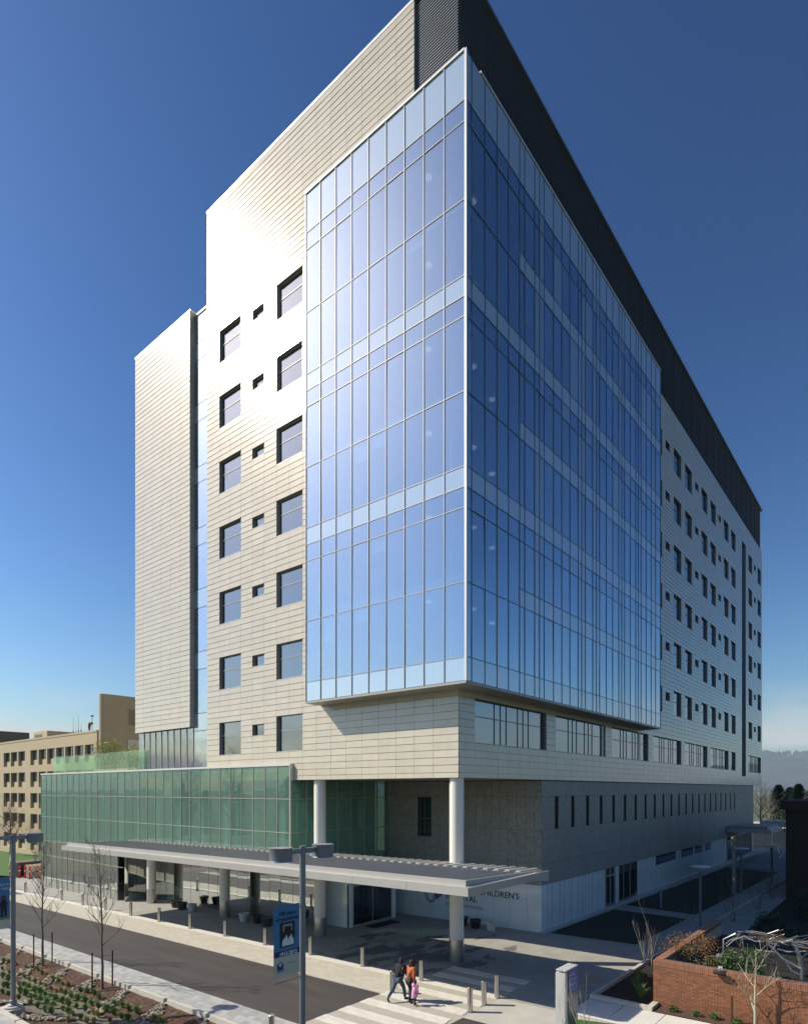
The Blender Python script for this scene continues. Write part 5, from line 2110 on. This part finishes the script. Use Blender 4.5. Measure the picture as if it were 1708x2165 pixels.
for lst, ms, lab, grp in ((green, tg, 'green ornamental grass tuft planted in the swale soil', 'green grass tufts in the bed'), (yellow, ty, 'yellowed ornamental grass tuft planted near the stone runs', 'yellow grass tufts in the bed')):
    for p in lst:
        q = on_bed(cL(*p))
        o = link('grass_tuft', ms[R_.randrange(4)], None, (q.x, q.y, q.z))
        o.rotation_euler = (0, 0, R_.uniform(0, 6.3))
        s = R_.uniform(.8, 1.2)
        o.scale = (s, s, s)
        tag(o, lab, 'grass', grp)


def grow(m, p, d, L, r, depth, rr, spread=.5, up=.25, nseg=4, kids=(3, 4), n=5, minr=.004, decay=.62):
    pts, rad = [p.copy()], [r]
    q, dd = p.copy(), d.copy()
    nodes = []
    for i in range(nseg):
        dd = (dd + Vector((rr.uniform(-.16, .16), rr.uniform(-.16, .16), rr.uniform(-.05, .1) + up * .12))).normalized()
        q = q + dd * (L / nseg)
        pts.append(q.copy())
        rad.append(max(minr, r * (1 - .72 * (i + 1) / nseg)))
        nodes.append((q.copy(), dd.copy(), rad[-1]))
    m.tube(pts, rad, n=n, caps=False)
    if depth <= 0:
        return
    for k in range(rr.randint(*kids)):
        nd, dr, rd = nodes[min(len(nodes) - 1, int(rr.uniform(.15, 1) * len(nodes)))]
        a = rr.uniform(0, 2 * PI)
        side = Vector((math.cos(a), math.sin(a), rr.uniform(.0, .6)))
        nd2 = (dr * (1 - spread) + side * spread + Vector((0, 0, up))).normalized()
        grow(m, nd, nd2, L * rr.uniform(.45, .75) * decay / .62, max(minr, rd * .7), depth - 1, rr, spread, up, max(2, nseg - 1), kids, max(3, n - 1), minr, decay)


def young_tree(name, loc, h, seed, label, material='bark', r=.065, first=.30, nb=18, stakes=True, spread=.40, blen=.23, grp=None):
    rr = random.Random(seed)
    t = root(name, loc, label, 'tree', grp)
    m = MB()
    pts, rad = [], []
    x = y = 0.0
    for i in range(13):
        z = h * i / 12
        pts.append(Vector((x, y, z - (.15 if i == 0 else 0))))
        rad.append(max(.008, r * (1 - .85 * i / 12)))
        x += rr.uniform(-.025, .025) * h / 6
        y += rr.uniform(-.025, .025) * h / 6
    m.tube(pts, rad, n=8)
    m.build('trunk', material, t, smooth=True)
    m = MB()
    for k in range(nb):
        f = first + (1 - first) * (k + .5) / nb * .96
        i = min(11, int(f * 12))
        p = pts[i].lerp(pts[i + 1], f * 12 - i)
        a = k * 2.4 + rr.uniform(-.4, .4)
        d = Vector((math.cos(a), math.sin(a), .75 + .5 * f)).normalized()
        grow(m, p, d, h * blen * (1.15 - .72 * f) * rr.uniform(.8, 1.15), rad[i] * .55, 2, rr, spread, .30, 4, (2, 4), 5, .006)
    m.build('branches', material, t)
    if stakes:
        for s in (-1, 1):
            MB().box(s * .42 - .03, -.03, -.2, s * .42 + .03, .03, 1.75).build('stake', 'stake', t)
            MB().tube([(s * .42, 0, 1.5), (0, 0, 1.55)], .008, n=4).build('tie', 'stake', t)
    return t


q = on_bed(cL(427, 727))
t = young_tree('young_tree', (q.x, q.y, q.z), 6.4, 3, 'slim bare young tree between stakes farther along the planting bed')
t.rotation_euler = (0, 0, -.3)
q = on_bed(cL(1017, 957))
t = young_tree('young_tree', (q.x, q.y, q.z), 6.3, 12, 'slim bare young tree between stakes beside the long stone run')
t.rotation_euler = (0, 0, -.3)
# small pale tree in front of the brick planter
q = on_x(cQ(1185, 1960), -0.85)
gz_ = zg(q.x, q.y)
t = young_tree('young_tree', (q.x, q.y, gz_), 2.9, 21, 'pale barked bare tree in front of the brick planter wall', 'bark_pale', r=.06, first=.14, nb=8, stakes=False, spread=.55, blen=.40)
for dy in (.75, -.65):
    MB().box(-.03, dy - .03, -.2, .03, dy + .03, 1.0).build('stake', 'stake', t)


def multi_stem(name, loc, h, n, seed, material, label, lean=.28, cat='shrub', grp=None, r=.022):
    rr = random.Random(seed)
    o = root(name, loc, label, cat, grp)
    m = MB()
    for i in range(n):
        a = 2 * PI * i / n + rr.uniform(-.4, .4)
        d = Vector((math.cos(a) * lean, math.sin(a) * lean, 1)).normalized()
        grow(m, Vector((math.cos(a) * .06, math.sin(a) * .06, -.1)), d, h * rr.uniform(.75, 1.05), r, 2, rr, .35, .4, 5, (2, 4), 5, .004)
    m.build('stems', material, o)
    return o


q = on_ground(cD(790, 1380))
multi_stem('bare_shrub', (3.4, -8.3, zg(3.4, -8.3)), 1.95, 4, 2, 'bark_pale', 'tall bare multi-stemmed shrub in the low planter by the brick corner', .22, r=.022)
multi_stem('bare_shrub', (8.5, -8.5, zg(8, -8)), 1.8, 4, 5, 'bark', 'bare dark shrub farther along the low planter', .3)
multi_stem('bare_shrub', (-7.3, -9.7, zg(-7, -9.5)), 1.75, 5, 8, 'bark_pale', 'bare pale sapling stems beside the blue upright sign', .32)
for i, (x, y, s, lab) in enumerate(((20, -8.4, 2.2, 'bare bush beside the side path at the first disc lamp'), (26, -8.8, 2.0, 'bare bush beside the side path between two disc lamps'),
                                    (32, -8.8, 2.4, 'bare bush beside the side path close to the dark building'), (44, -8.6, 2.6, 'bare bush at the end of the far dark lawn'))):
    multi_stem('bare_shrub', (x, y, zg(x, y)), s, 6, 30 + i, 'bark', lab, .4)


def leaf_mass(m, centers, n, size, rr, flat=.5):
    for i in range(n):
        c, rad = centers[rr.randrange(len(centers))]
        v = Vector((rr.gauss(0, 1), rr.gauss(0, 1), rr.gauss(0, 1))).normalized() * (rr.random() ** .45)
        p = Vector(c) + Vector((v.x * rad[0], v.y * rad[1], v.z * rad[2]))
        u = Vector((rr.gauss(0, 1), rr.gauss(0, 1), rr.gauss(0, flat))).normalized()
        w = u.cross(Vector((rr.gauss(0, 1), rr.gauss(0, 1), rr.gauss(0, 1))).normalized())
        s = size * rr.uniform(.6, 1.3)
        u, w = u * s, w * s * .55
        m.quad(p - u, p - w * .9, p + u, p + w * .9)


def bushy(name, loc, label, cat, centers, n, size, material, seed, stem=None, grp=None, stem_mat='bark'):
    rr = random.Random(seed)
    o = root(name, loc, label, cat, grp)
    if stem:
        m = MB()
        for (a, b, r) in stem:
            m.tube([a, (Vector(a) + Vector(b)) * .5 + Vector((rr.uniform(-.05, .05), rr.uniform(-.05, .05), 0)), b], [r, r * .8, r * .4], n=6)
        m.build('trunk', stem_mat, o)
    m = MB()
    leaf_mass(m, centers, n, size, rr)
    m.build('crown', material, o)
    return o


# russet climber tumbling over the brick corner
v = on_x(cQ(560, 1180), 2.4)
cl = root('climbing_shrub', (2.4, v.y, 1.0), 'tangled russet and green climber spilling over the brick planter corner', 'shrub')
rr = random.Random(6)
m = MB()
for i in range(46):
    a = rr.uniform(0, 2 * PI)
    p0 = Vector((rr.uniform(-.3, .6), rr.uniform(-.5, .5), rr.uniform(.2, .9)))
    pts = [p0]
    d = Vector((math.cos(a), math.sin(a), rr.uniform(.3, 1.0))).normalized()
    for k in range(6):
        d = (d + Vector((rr.uniform(-.4, .4), rr.uniform(-.4, .4), -.30))).normalized()
        pts.append(pts[-1] + d * .24)
    m.tube(pts, [.012] * 4 + [.008, .006, .004], n=4)
m.build('vines', 'twig_red', cl)
m = MB()
leaf_mass(m, [((.1, 0, 1.25), (.9, 1.1, .6)), ((-.3, .6, 1.0), (.7, .7, .5)), ((.3, -.5, 1.2), (.6, .6, .5))], 1500, .045, rr)
m.build('crown', 'leaf_russet', cl)
m = MB()
leaf_mass(m, [((-.1, .2, 1.15), (.9, 1.1, .6)), ((-.5, .3, .75), (.6, .9, .5))], 800, .045, rr)
m.build('crown', 'leaf_olive', cl)
for (a, b, X, lab, s, mt) in ((960, 1400, 2.2, 'fine grassy evergreen shrub in the brick planter under the arbour', .55, 'leaf_green'), (1190, 1370, 2.3, 'glossy leaved green shrub in the brick planter beside the pale tree', .6, 'leaf_green'),
                              (770, 1395, 1.6, 'low green ground plant just inside the brick planter cap', .3, 'leaf_olive')):
    v = on_x(cQ(a, b), X)
    bushy('evergreen_shrub', (X, v.y, 1.0), lab, 'shrub', [((0, 0, v.z - 1.0 + .1), (s * .7, s, s)), ((0, .2, v.z - 1.0), (s * .6, s * .7, s * 1.1)), ((0, 0, (v.z - 1) * .4), (s * .5, s * .6, s * .6))], 900, .07 if mt == 'leaf_green' else .05, mt, a, stem=[((0, 0, 0), (0, 0, v.z - .9), .03)])
for i, (x, y) in enumerate(((-.8, -10.5), (-.85, -11.3), (-.75, -11.95), (-.85, -12.7), (-.8, -14))):
    bushy('low_shrub', (x, y, zg(x, y)), 'small dark green shrub in the mulch along the brick wall', 'shrub', [((0, 0, .12), (.2, .2, .14))], 170, .05, 'leaf_green', 50 + i, grp='small shrubs along the brick wall', stem=[((0, 0, -.05), (0, 0, .15), .01)])
for i, (x, y, lab) in enumerate(((1.0, -8.5, 'tufted green grass clump in the low planter near its concrete rim'), (2.2, -8.2, 'tufted green grass clump in the low planter below the bare stems'), (0.0, -9.0, 'tufted grass clump at the low planter corner'), (5.5, -8.6, 'tufted grass clump behind the tall bare shrub'))):
    o = link('grass_clump', tuft_mesh(70 + i, 'grass_green', .75, 90), None, (x, y, zg(x, y) + .02))
    tag(o, lab, 'grass', 'grass clumps in the low planter')
# bamboo in the roof terrace
for i, (a, b, X, lab) in enumerate(((1180, 760, 3.5, 'yellow green bamboo clump on the terrace beside the round stair tower'), (1270, 770, 4.5, 'yellow green bamboo clump at the middle of the terrace'), (1470, 830, 2.5, 'low yellow green bamboo by the glass under the wing'),
                                    (1110, 800, 5.5, 'thin bamboo clump at the terrace end'))):
    v = on_x(cV(a, b), X)
    h = v.z - 10.3
    rr = random.Random(80 + i)
    o = root('bamboo_clump', (v.x, v.y, 10.3), lab, 'bamboo')
    m = MB()
    for k in range(12):
        q = Vector((rr.uniform(-.4, .4), rr.uniform(-.4, .4), 0))
        m.tube([q, q * 1.4 + Vector((0, 0, h * .6)), q * 2.2 + Vector((0, 0, h * rr.uniform(.85, 1.05)))], [.02, .015, .006], n=5)
    m.build('canes', 'leaf_olive', o)
    m = MB()
    leaf_mass(m, [((0, 0, h * .75), (.9, .9, h * .32)), ((0, 0, h * .45), (.7, .7, h * .3))], 900, .10, rr)
    m.build('crown', 'leaf_bamboo', o)
MB().box(0, 0, 0, 1.1, 14, .55).build('terrace_planter', 'crate_wood', HB, loc=(3.0, 33.0, 10.29))


# far evergreens, bare trees and the blossom tree
def conifer_mesh(seed, h, w):
    rr = random.Random(seed)
    m = MB()
    for i in range(3400):
        t = rr.random() ** .8
        a = rr.uniform(0, 2 * PI)
        rmax = w * (1 - t) ** .55 * (.75 + .25 * math.sin(a * 3 + t * 9) + rr.uniform(-.1, .12)) * min(1, .35 + t * 5) * (.72 + .4 * ((t * 8 + a * .5) % 1.0))
        q = rr.random() ** .35 * rmax
        p = Vector((math.cos(a) * q, math.sin(a) * q, h * (.06 + .94 * t)))
        u = Vector((math.cos(a), math.sin(a), rr.uniform(-.1, .7))).normalized() * rr.uniform(.18, .42)
        s = Vector((-math.sin(a), math.cos(a), rr.uniform(-.4, .4))) * rr.uniform(.1, .2)
        m.quad(p - u * .5, p - s, p + u, p + s)
    return m


def conifer(x, y, z, h, w, seed, label, grp):
    o = root('conifer', (x, y, z), label, 'tree', grp)
    MB().tube([(0, 0, -.5), (0, 0, h * .85)], [.28, .06], n=7).build('trunk', 'bark', o)
    conifer_mesh(seed, h, w).build('crown', 'leaf_conifer', o)
    return o


for i, (px_, top, dist, w) in enumerate(((930, 800, 118, 3.6), (1075, 830, 126, 3.2), (1185, 790, 112, 3.6), (1400, 850, 118, 3.6))):
    c = cW(px_, top)
    r_ = ray(c)
    p = CAM + r_ * dist
    zb = 2.0
    conifer(p.x, p.y, zb, p.z - zb, w, 60 + i, ('dense dark conifer beside the bare far trees', 'small pointed conifer between two broader ones', 'broad dense conifer behind the dark brick roof', 'dense conifer hidden mostly by the dark brick roof')[i], 'conifers beyond the retaining wall')
for i, (px_, top, dist) in enumerate(((700, 880, 104), (760, 900, 110), (820, 930, 106), (600, 900, 120))):
    p = CAM + ray(cW(px_, top)) * dist
    young_tree('bare_tree', (p.x, p.y, 1.9), p.z - 1.9 + .6, 90 + i, ('bare brown tree behind the far round column', 'bare olive tinted tree next to the conifers', 'small bare tree against the conifer', 'bare tree hidden by the tower end')[i], 'bark', r=.16, first=.2, nb=22, stakes=False, spread=.55, blen=.34, grp='bare trees beyond the retaining wall')
p = on_ground(cM(5, 430))
young_tree('blossom_tree', (p.x - 3, p.y - 14, zg(p.x, p.y)), 8.8, 44, 'budding pinkish tree in front of the tan building', 'twig_red', r=.16, first=.2, nb=26, stakes=False, spread=.6, blen=.42)
o = bpy.data.objects['blossom_tree']
m = MB()
leaf_mass(m, [((0, 0, 5.6), (3.2, 3.2, 2.6)), ((0, 0, 4.2), (2.6, 2.6, 1.6))], 1500, .08, random.Random(9))
m.build('crown', 'blossom', o)
# trees across the street behind the viewpoint: they stand in the lobby glass as reflections
tr = None
for i in range(15):
    x, y = -52 - R_.uniform(0, 26), -6 + i * 10 + R_.uniform(-3, 3)
    lab = 'broad evergreen in the row across the street'
    z = zg(x, y) - .4
    if tr is None:
        tr = conifer(x, y, z, 13, 4.6, 200, lab, 'trees across the street')
    else:
        copy_tree(tr, (x, y, z), rz=R_.uniform(0, 6), scale=R_.uniform(.75, 1.1))
bt = None
for i in range(6):
    x, y = -40 - R_.uniform(0, 10), 4 + i * 19
    if bt is None:
        bt = young_tree('street_tree', (x, y, zg(x, y) - .4), 17, 301, 'tall bare street tree across the street', 'bark', r=.3, first=.25, nb=26, stakes=False, spread=.55, blen=.34, grp='bare street trees across the street')
    else:
        copy_tree(bt, (x, y, zg(x, y) - .4), rz=R_.uniform(0, 6))
sheet('lawn', [(-140, -60), (-34, -60), (-34, 128), (-140, 128)], -.25, 'lawn')

for i, (x, y, lab) in enumerate(((13, -12, 'dark evergreen bush in the shaded garden behind the pipe arbour'), (18, -14.5, 'broad dark evergreen bush in the shaded garden'), (24, -12.5, 'dark evergreen bush close to the dark brick wall'), (14, -17, 'tall dark evergreen bush at the garden edge'))):
    bushy('garden_bush', (x, y, zg(x, y)), lab, 'bush', [((0, 0, .8), (1.4, 1.4, .9)), ((.6, .5, 1.2), (.8, .8, .7)), ((-.6, -.3, .9), (.9, .9, .7))], 1500, .12, 'leaf_conifer', 400 + i, stem=[((0, 0, -.1), (0, 0, 1.2), .06)])

# ================================================================== people on the crossing
def skin_mesh(nodes, edges, rootv, levels=2):
    """nodes: (x,y,z, rx, ry)"""
    me = bpy.data.meshes.new('body')
    me.from_pydata([n[:3] for n in nodes], edges, [])
    o = bpy.data.objects.new('body', me)
    COL.objects.link(o)
    md = o.modifiers.new('skin', 'SKIN')
    md.use_smooth_shade = True
    for i, n in enumerate(nodes):
        sv_ = me.skin_vertices[0].data[i]
        sv_.radius = (n[3], n[4] if len(n) > 4 else n[3])
        sv_.use_root = (i == rootv)
    sb = o.modifiers.new('sub', 'SUBSURF')
    sb.levels = sb.render_levels = levels
    dg = bpy.context.evaluated_depsgraph_get()
    out = bpy.data.meshes.new_from_object(o.evaluated_get(dg))
    bpy.data.objects.remove(o)
    bpy.data.meshes.remove(me)
    out.polygons.foreach_set('use_smooth', [True] * len(out.polygons))
    return out


def chain(pts, rootv=0, levels=2):
    return skin_mesh(pts, [(i, i + 1) for i in range(len(pts) - 1)], rootv, levels)


def put(parent, name, me, material):
    me.materials.clear()
    me.materials.append(MATS[material])
    return link(name, me, parent)


def ellipsoid(parent, name, c, r, material, seg=14, rings=10, rz=0.0):
    bm = bmesh.new()
    bmesh.ops.create_uvsphere(bm, u_segments=seg, v_segments=rings, radius=1)
    M4 = Matrix.Translation(c) @ Matrix.Rotation(rz, 4, 'Y') @ Matrix.Diagonal((*r, 1))
    bmesh.ops.transform(bm, matrix=M4, verts=bm.verts)
    me = bpy.data.meshes.new(name)
    bm.to_mesh(me)
    bm.free()
    me.polygons.foreach_set('use_smooth', [True] * len(me.polygons))
    return put(parent, name, me, material)


def hand_nodes(nodes, edges, wrist, d, side, s):
    """palm and five fingers continuing the arm"""
    w = Vector(nodes[wrist][:3])
    d = Vector(d).normalized()
    sd = Vector(side).normalized()
    nodes.append((*(w + d * .05 * s), .026 * s, .016 * s))
    palm = len(nodes) - 1
    edges.append((wrist, palm))
    for k, L in enumerate((.055, .07, .075, .068, .05)):
        off = (k - 2) * .017 * s
        if k == 0:
            a = w + d * .04 * s + sd * (-.035 * s)
            b = a + (d * .6 - sd * .6).normalized() * L * s
        else:
            a = w + d * .085 * s + sd * off
            b = a + d * L * s + Vector((.012 * s, 0, 0))
        nodes.append((*a, .009 * s))
        nodes.append((*b, .007 * s))
        edges += [(palm, len(nodes) - 2), (len(nodes) - 2, len(nodes) - 1)]


def person(loc, label, s, P, head_tilt=0.0, hands=(True, True), levels=2):
    """P: dict of joints (unit figure 1.75 m facing +x); one continuous skinned body"""
    o = root('person', loc, label, 'person', None)
    o.rotation_euler = (0, 0, P.get('rz', 0))
    J = ['pelvis', 'waist', 'chest', 'neck', 'chin', 'head', 'crown']
    nodes, idx = [], {}

    def add(n, p, r, r2=None):
        idx[n] = len(nodes)
        nodes.append((p[0] * s, p[1] * s, p[2] * s, r * s, (r2 or r) * s))
    lean = P.get('lean', .04)
    add('pelvis', (0, 0, .95), .13, .15)
    add('waist', (lean * .4, 0, 1.10), .115, .135)
    add('chest', (lean * 1.2, 0, 1.32), .13, .165)
    add('neck', (lean * 1.9, 0, 1.50), .055)
    add('chin', (lean * 2.3, 0, 1.56), .065)
    add('head', (lean * 2.6 + .01, 0, 1.66), .098, .08)
    add('crown', (lean * 2.6, 0, 1.73), .06, .055)
    E_ = [(0, 1), (1, 2), (2, 3), (3, 4), (4, 5), (5, 6)]
    for sd, nm in ((1, 'l'), (-1, 'r')):
        sh = (lean * 1.5, sd * .19, 1.44)
        el, wr = P['el_' + nm], P['wr_' + nm]
        add('sh' + nm, sh, .06)
        add('el' + nm, el, .043)
        add('wr' + nm, wr, .03)
        E_ += [(idx['chest'], idx['sh' + nm]), (idx['sh' + nm], idx['el' + nm]), (idx['el' + nm], idx['wr' + nm])]
        kn, an, to = P['kn_' + nm], P['an_' + nm], P['to_' + nm]
        add('hp' + nm, (0, sd * .09, .90), .095)
        add('kn' + nm, kn, .062)
        add('an' + nm, an, .04)
        add('to' + nm, to, .035)
        E_ += [(0, idx['hp' + nm]), (idx['hp' + nm], idx['kn' + nm]), (idx['kn' + nm], idx['an' + nm]), (idx['an' + nm], idx['to' + nm])]
    for sd, nm in ((1, 'l'), (-1, 'r')):
        if hands[0 if sd > 0 else 1]:
            w, e = Vector(P['wr_' + nm]), Vector(P['el_' + nm])
            hand_nodes(nodes, E_, idx['wr' + nm], w - e, (1, 0, 0), s)
    put(o, 'body', skin_mesh(nodes, E_, 0, levels), 'skin')
    return o, nodes, idx


def garment(o, name, nodes, idx, names, grow_, edges, material, rootn=0, levels=2):
    nn = []
    for n_, g in zip(names, grow_):
        q = nodes[idx[n_]] if isinstance(n_, str) else n_
        nn.append((q[0], q[1], q[2], q[3] + g, (q[4] if len(q) > 4 else q[3]) + g))
    return put(o, name, skin_mesh(nn, edges, rootn, levels), material)


def shoe(o, an, to, s, material):
    a, t = Vector(an) * s, Vector(to) * s
    d = (t - a)
    d.z = 0 if abs(d.z) < .06 else d.z
    d.normalize()
    pts = [a - d * .05 * s + Vector((0, 0, -.035 * s)), a + d * .06 * s + Vector((0, 0, -.04 * s)), t + d * .02 * s + Vector((0, 0, -.005 * s)), t + d * .07 * s]
    put(o, 'shoe', chain([(*p, .045 * s, .036 * s) for p in pts]), material)


def face(o, nodes, idx, s):
    h = Vector(nodes[idx['head']][:3])
    for sd in (-1, 1):
        ellipsoid(o, 'eye', h + Vector((.085 * s, sd * .032 * s, .005 * s)), (.012 * s, .014 * s, .009 * s), 'print_white', 8, 6)
        ellipsoid(o, 'ear', h + Vector((-.005 * s, sd * .082 * s, -.01 * s)), (.022 * s, .012 * s, .032 * s), 'skin', 8, 6)
    ellipsoid(o, 'nose', h + Vector((.100 * s, 0, -.025 * s)), (.018 * s, .014 * s, .022 * s), 'skin', 8, 6)
    ellipsoid(o, 'mouth', h + Vector((.085 * s, 0, -.062 * s)), (.010 * s, .026 * s, .008 * s), 'hair_brown', 8, 6)


# man in a black hooded top, striding
fx0, fy0 = -6.18, -1.20
P = dict(lean=.07, el_l=(-.02, .27, 1.17), wr_l=(.16, .16, 1.02), el_r=(-.02, -.27, 1.17), wr_r=(.16, -.16, 1.02),
         kn_l=(-.18, .10, .52), an_l=(-.50, .09, .20), to_l=(-.44, .10, .06), kn_r=(.24, -.09, .50), an_r=(.30, -.09, .085), to_r=(.46, -.10, .035), rz=-.12)
o, nd, ix = person((fx0, fy0, zg(fx0, fy0) + .01), 'person in black hooded top and jeans striding over the crossing', 1.0, P, hands=(False, False))
E4 = [(0, 1), (1, 2), (2, 3), (2, 4), (4, 5), (5, 6), (2, 7), (7, 8), (8, 9)]
garment(o, 'hooded_top', nd, ix, [(0, 0, .90, .15, .17), 'waist', 'chest', 'neck', 'shl', 'ell', 'wrl', 'shr', 'elr', 'wrr'], [.02, .045, .035, .035, .03, .028, .022, .03, .028, .022], E4, 'cloth_black')
h = nd[ix['head']]
garment(o, 'hood', nd, ix, [(h[0] - .06, 0, 1.47, .09, .10), (h[0] - .03, 0, 1.60, .12, .11), (h[0] - .02, 0, 1.72, .095, .085), (h[0] + .03, 0, 1.755, .06, .06)], [0] * 4, [(0, 1), (1, 2), (2, 3)], 'cloth_black')
EL = [(0, 1), (1, 2), (2, 3), (0, 4), (4, 5), (5, 6)]
garment(o, 'jeans', nd, ix, ['pelvis', 'hpl', 'knl', 'anl', 'hpr', 'knr', 'anr'], [.015, .012, .018, .022, .012, .018, .022], EL, 'cloth_denim')
garment(o, 'shirt_hem', nd, ix, [(0, 0, .86, .155, .175), (0, 0, .93, .15, .17)], [0, 0], [(0, 1)], 'cloth_white')
shoe(o, P['an_l'], P['to_l'], 1.0, 'cloth_black')
shoe(o, P['an_r'], P['to_r'], 1.0, 'cloth_black')
face(o, nd, ix, 1.0)

# woman in an orange jacket with a shoulder bag
fx1, fy1 = -6.02, -1.68
s = .96
P = dict(lean=.05, el_l=(.02, .26, 1.18), wr_l=(.14, .24, 1.0), el_r=(-.04, -.27, 1.16), wr_r=(.02, -.30, .92),
         kn_l=(.12, .09, .50), an_l=(.10, .09, .085), to_l=(.25, .10, .035), kn_r=(.02, -.09, .50), an_r=(-.14, -.09, .11), to_r=(.0, -.10, .035), rz=-.1)
o, nd, ix = person((fx1, fy1, zg(fx1, fy1) + .01), 'person in orange jacket with pale shoulder bag leading a child', s, P, hands=(True, True))
garment(o, 'jacket', nd, ix, [(0, 0, .84 * s, .17 * s, .19 * s), 'waist', 'chest', 'neck', 'shl', 'ell', 'wrl', 'shr', 'elr', 'wrr'], [.02, .06, .045, .03, .03, .03, .02, .03, .03, .02], E4, 'cloth_orange')
garment(o, 'trousers', nd, ix, ['pelvis', 'hpl', 'knl', 'anl', 'hpr', 'knr', 'anr'], [.01, .008, .012, .012, .008, .012, .012], EL, 'cloth_black')
shoe(o, P['an_l'], P['to_l'], s, 'hair_brown')
shoe(o, P['an_r'], P['to_r'], s, 'hair_brown')
face(o, nd, ix, s)
hd = Vector(nd[ix['head']][:3])
rr = random.Random(2)
m = MB()
for i in range(70):
    a = rr.uniform(.9, 2 * PI - .9)
    st = hd + Vector((math.cos(a) * .06, math.sin(a) * .07, .07)) * s
    pts = [hd + Vector((0, 0, .10 * s)), st, hd + Vector((math.cos(a) * .115, math.sin(a) * .12, -.02)) * s, hd + Vector((math.cos(a) * .125 - .02, math.sin(a) * .14, -.17 - rr.uniform(0, .06))) * s]
    m.tube(pts, [.012 * s, .017 * s, .016 * s, .009 * s], n=5)
m.build('hair', 'hair_brown', o, smooth=True)
ellipsoid(o, 'hair_cap', hd + Vector((-.02 * s, 0, .035 * s)), (.115 * s, .10 * s, .095 * s), 'hair_brown')
put(o, 'bag', chain([(-.16 * s, -.10 * s, 1.14 * s, .05, .10), (-.19 * s, -.06 * s, 1.02 * s, .06, .14), (-.18 * s, -.02 * s, .92 * s, .05, .12)]), 'bag')
MB().tube([(-.17 * s, -.02 * s, 1.0 * s), (-.13 * s, -.1 * s, 1.3 * s), (.02 * s, -.14 * s, 1.50 * s), (.2 * s, -.08 * s, 1.34 * s), (.17 * s, .1 * s, 1.05 * s)], .014, n=5).build('bag_strap', 'bag', o)

# small child in a pink patterned coat
fx2, fy2 = -6.26, -2.12
s = .56
P = dict(lean=.03, el_l=(.06, .26, 1.36), wr_l=(.18, .30, 1.55), el_r=(.0, -.28, 1.18), wr_r=(.06, -.30, .98),
         kn_l=(.10, .09, .50), an_l=(.08, .09, .085), to_l=(.24, .10, .035), kn_r=(.0, -.09, .50), an_r=(-.12, -.09, .11), to_r=(.04, -.10, .035), rz=-.05)
o, nd, ix = person((fx2, fy2, zg(fx2, fy2) + .01), 'small child in pink patterned coat walking beside the orange jacket', s, P, hands=(True, True))
garment(o, 'coat', nd, ix, [(0, 0, .52 * s, .24 * s, .26 * s), 'waist', 'chest', 'neck', 'shl', 'ell', 'wrl', 'shr', 'elr', 'wrr'], [.01, .05, .035, .025, .022, .024, .018, .022, .024, .018], E4, 'cloth_pink')
ellipsoid(o, 'hood', (-.10 * s + .01, 0, 1.48 * s), (.06, .075, .055), 'cloth_pink')
garment(o, 'leggings', nd, ix, ['pelvis', 'hpl', 'knl', 'anl', 'hpr', 'knr', 'anr'], [.0, .0, .006, .01, .0, .006, .01], EL, 'cloth_black')
shoe(o, P['an_l'], P['to_l'], s * 1.1, 'cloth_black')
shoe(o, P['an_r'], P['to_r'], s * 1.1, 'cloth_black')
face(o, nd, ix, s * 1.05)
hd = Vector(nd[ix['head']][:3])
ellipsoid(o, 'hair', hd + Vector((-.012, 0, .025)), (.072, .068, .066), 'hair_black')
for sd in (-1, 1):
    ellipsoid(o, 'hair_puff', hd + Vector((-.03, sd * .055, .05)), (.03, .03, .03), 'hair_black', 10, 8)


# ================================================================== the air
hz = MB().box(-5650, -5650, -45, 5650, 5650, 330).build('haze', 'kerb', None, kind='stuff')
hm = bpy.data.materials.new('haze')
hm.use_nodes = True
hn = hm.node_tree.nodes
hn.clear()
ho = hn.new('ShaderNodeOutputMaterial')
hv = hn.new('ShaderNodeVolumePrincipled')
hv.inputs['Color'].default_value = (0.64, 0.80, 1.0, 1)
hv.inputs['Density'].default_value = 0.00012
hv.inputs['Anisotropy'].default_value = 0.0
hm.node_tree.links.new(hv.outputs[0], ho.inputs['Volume'])
hz.data.materials.clear()
hz.data.materials.append(hm)
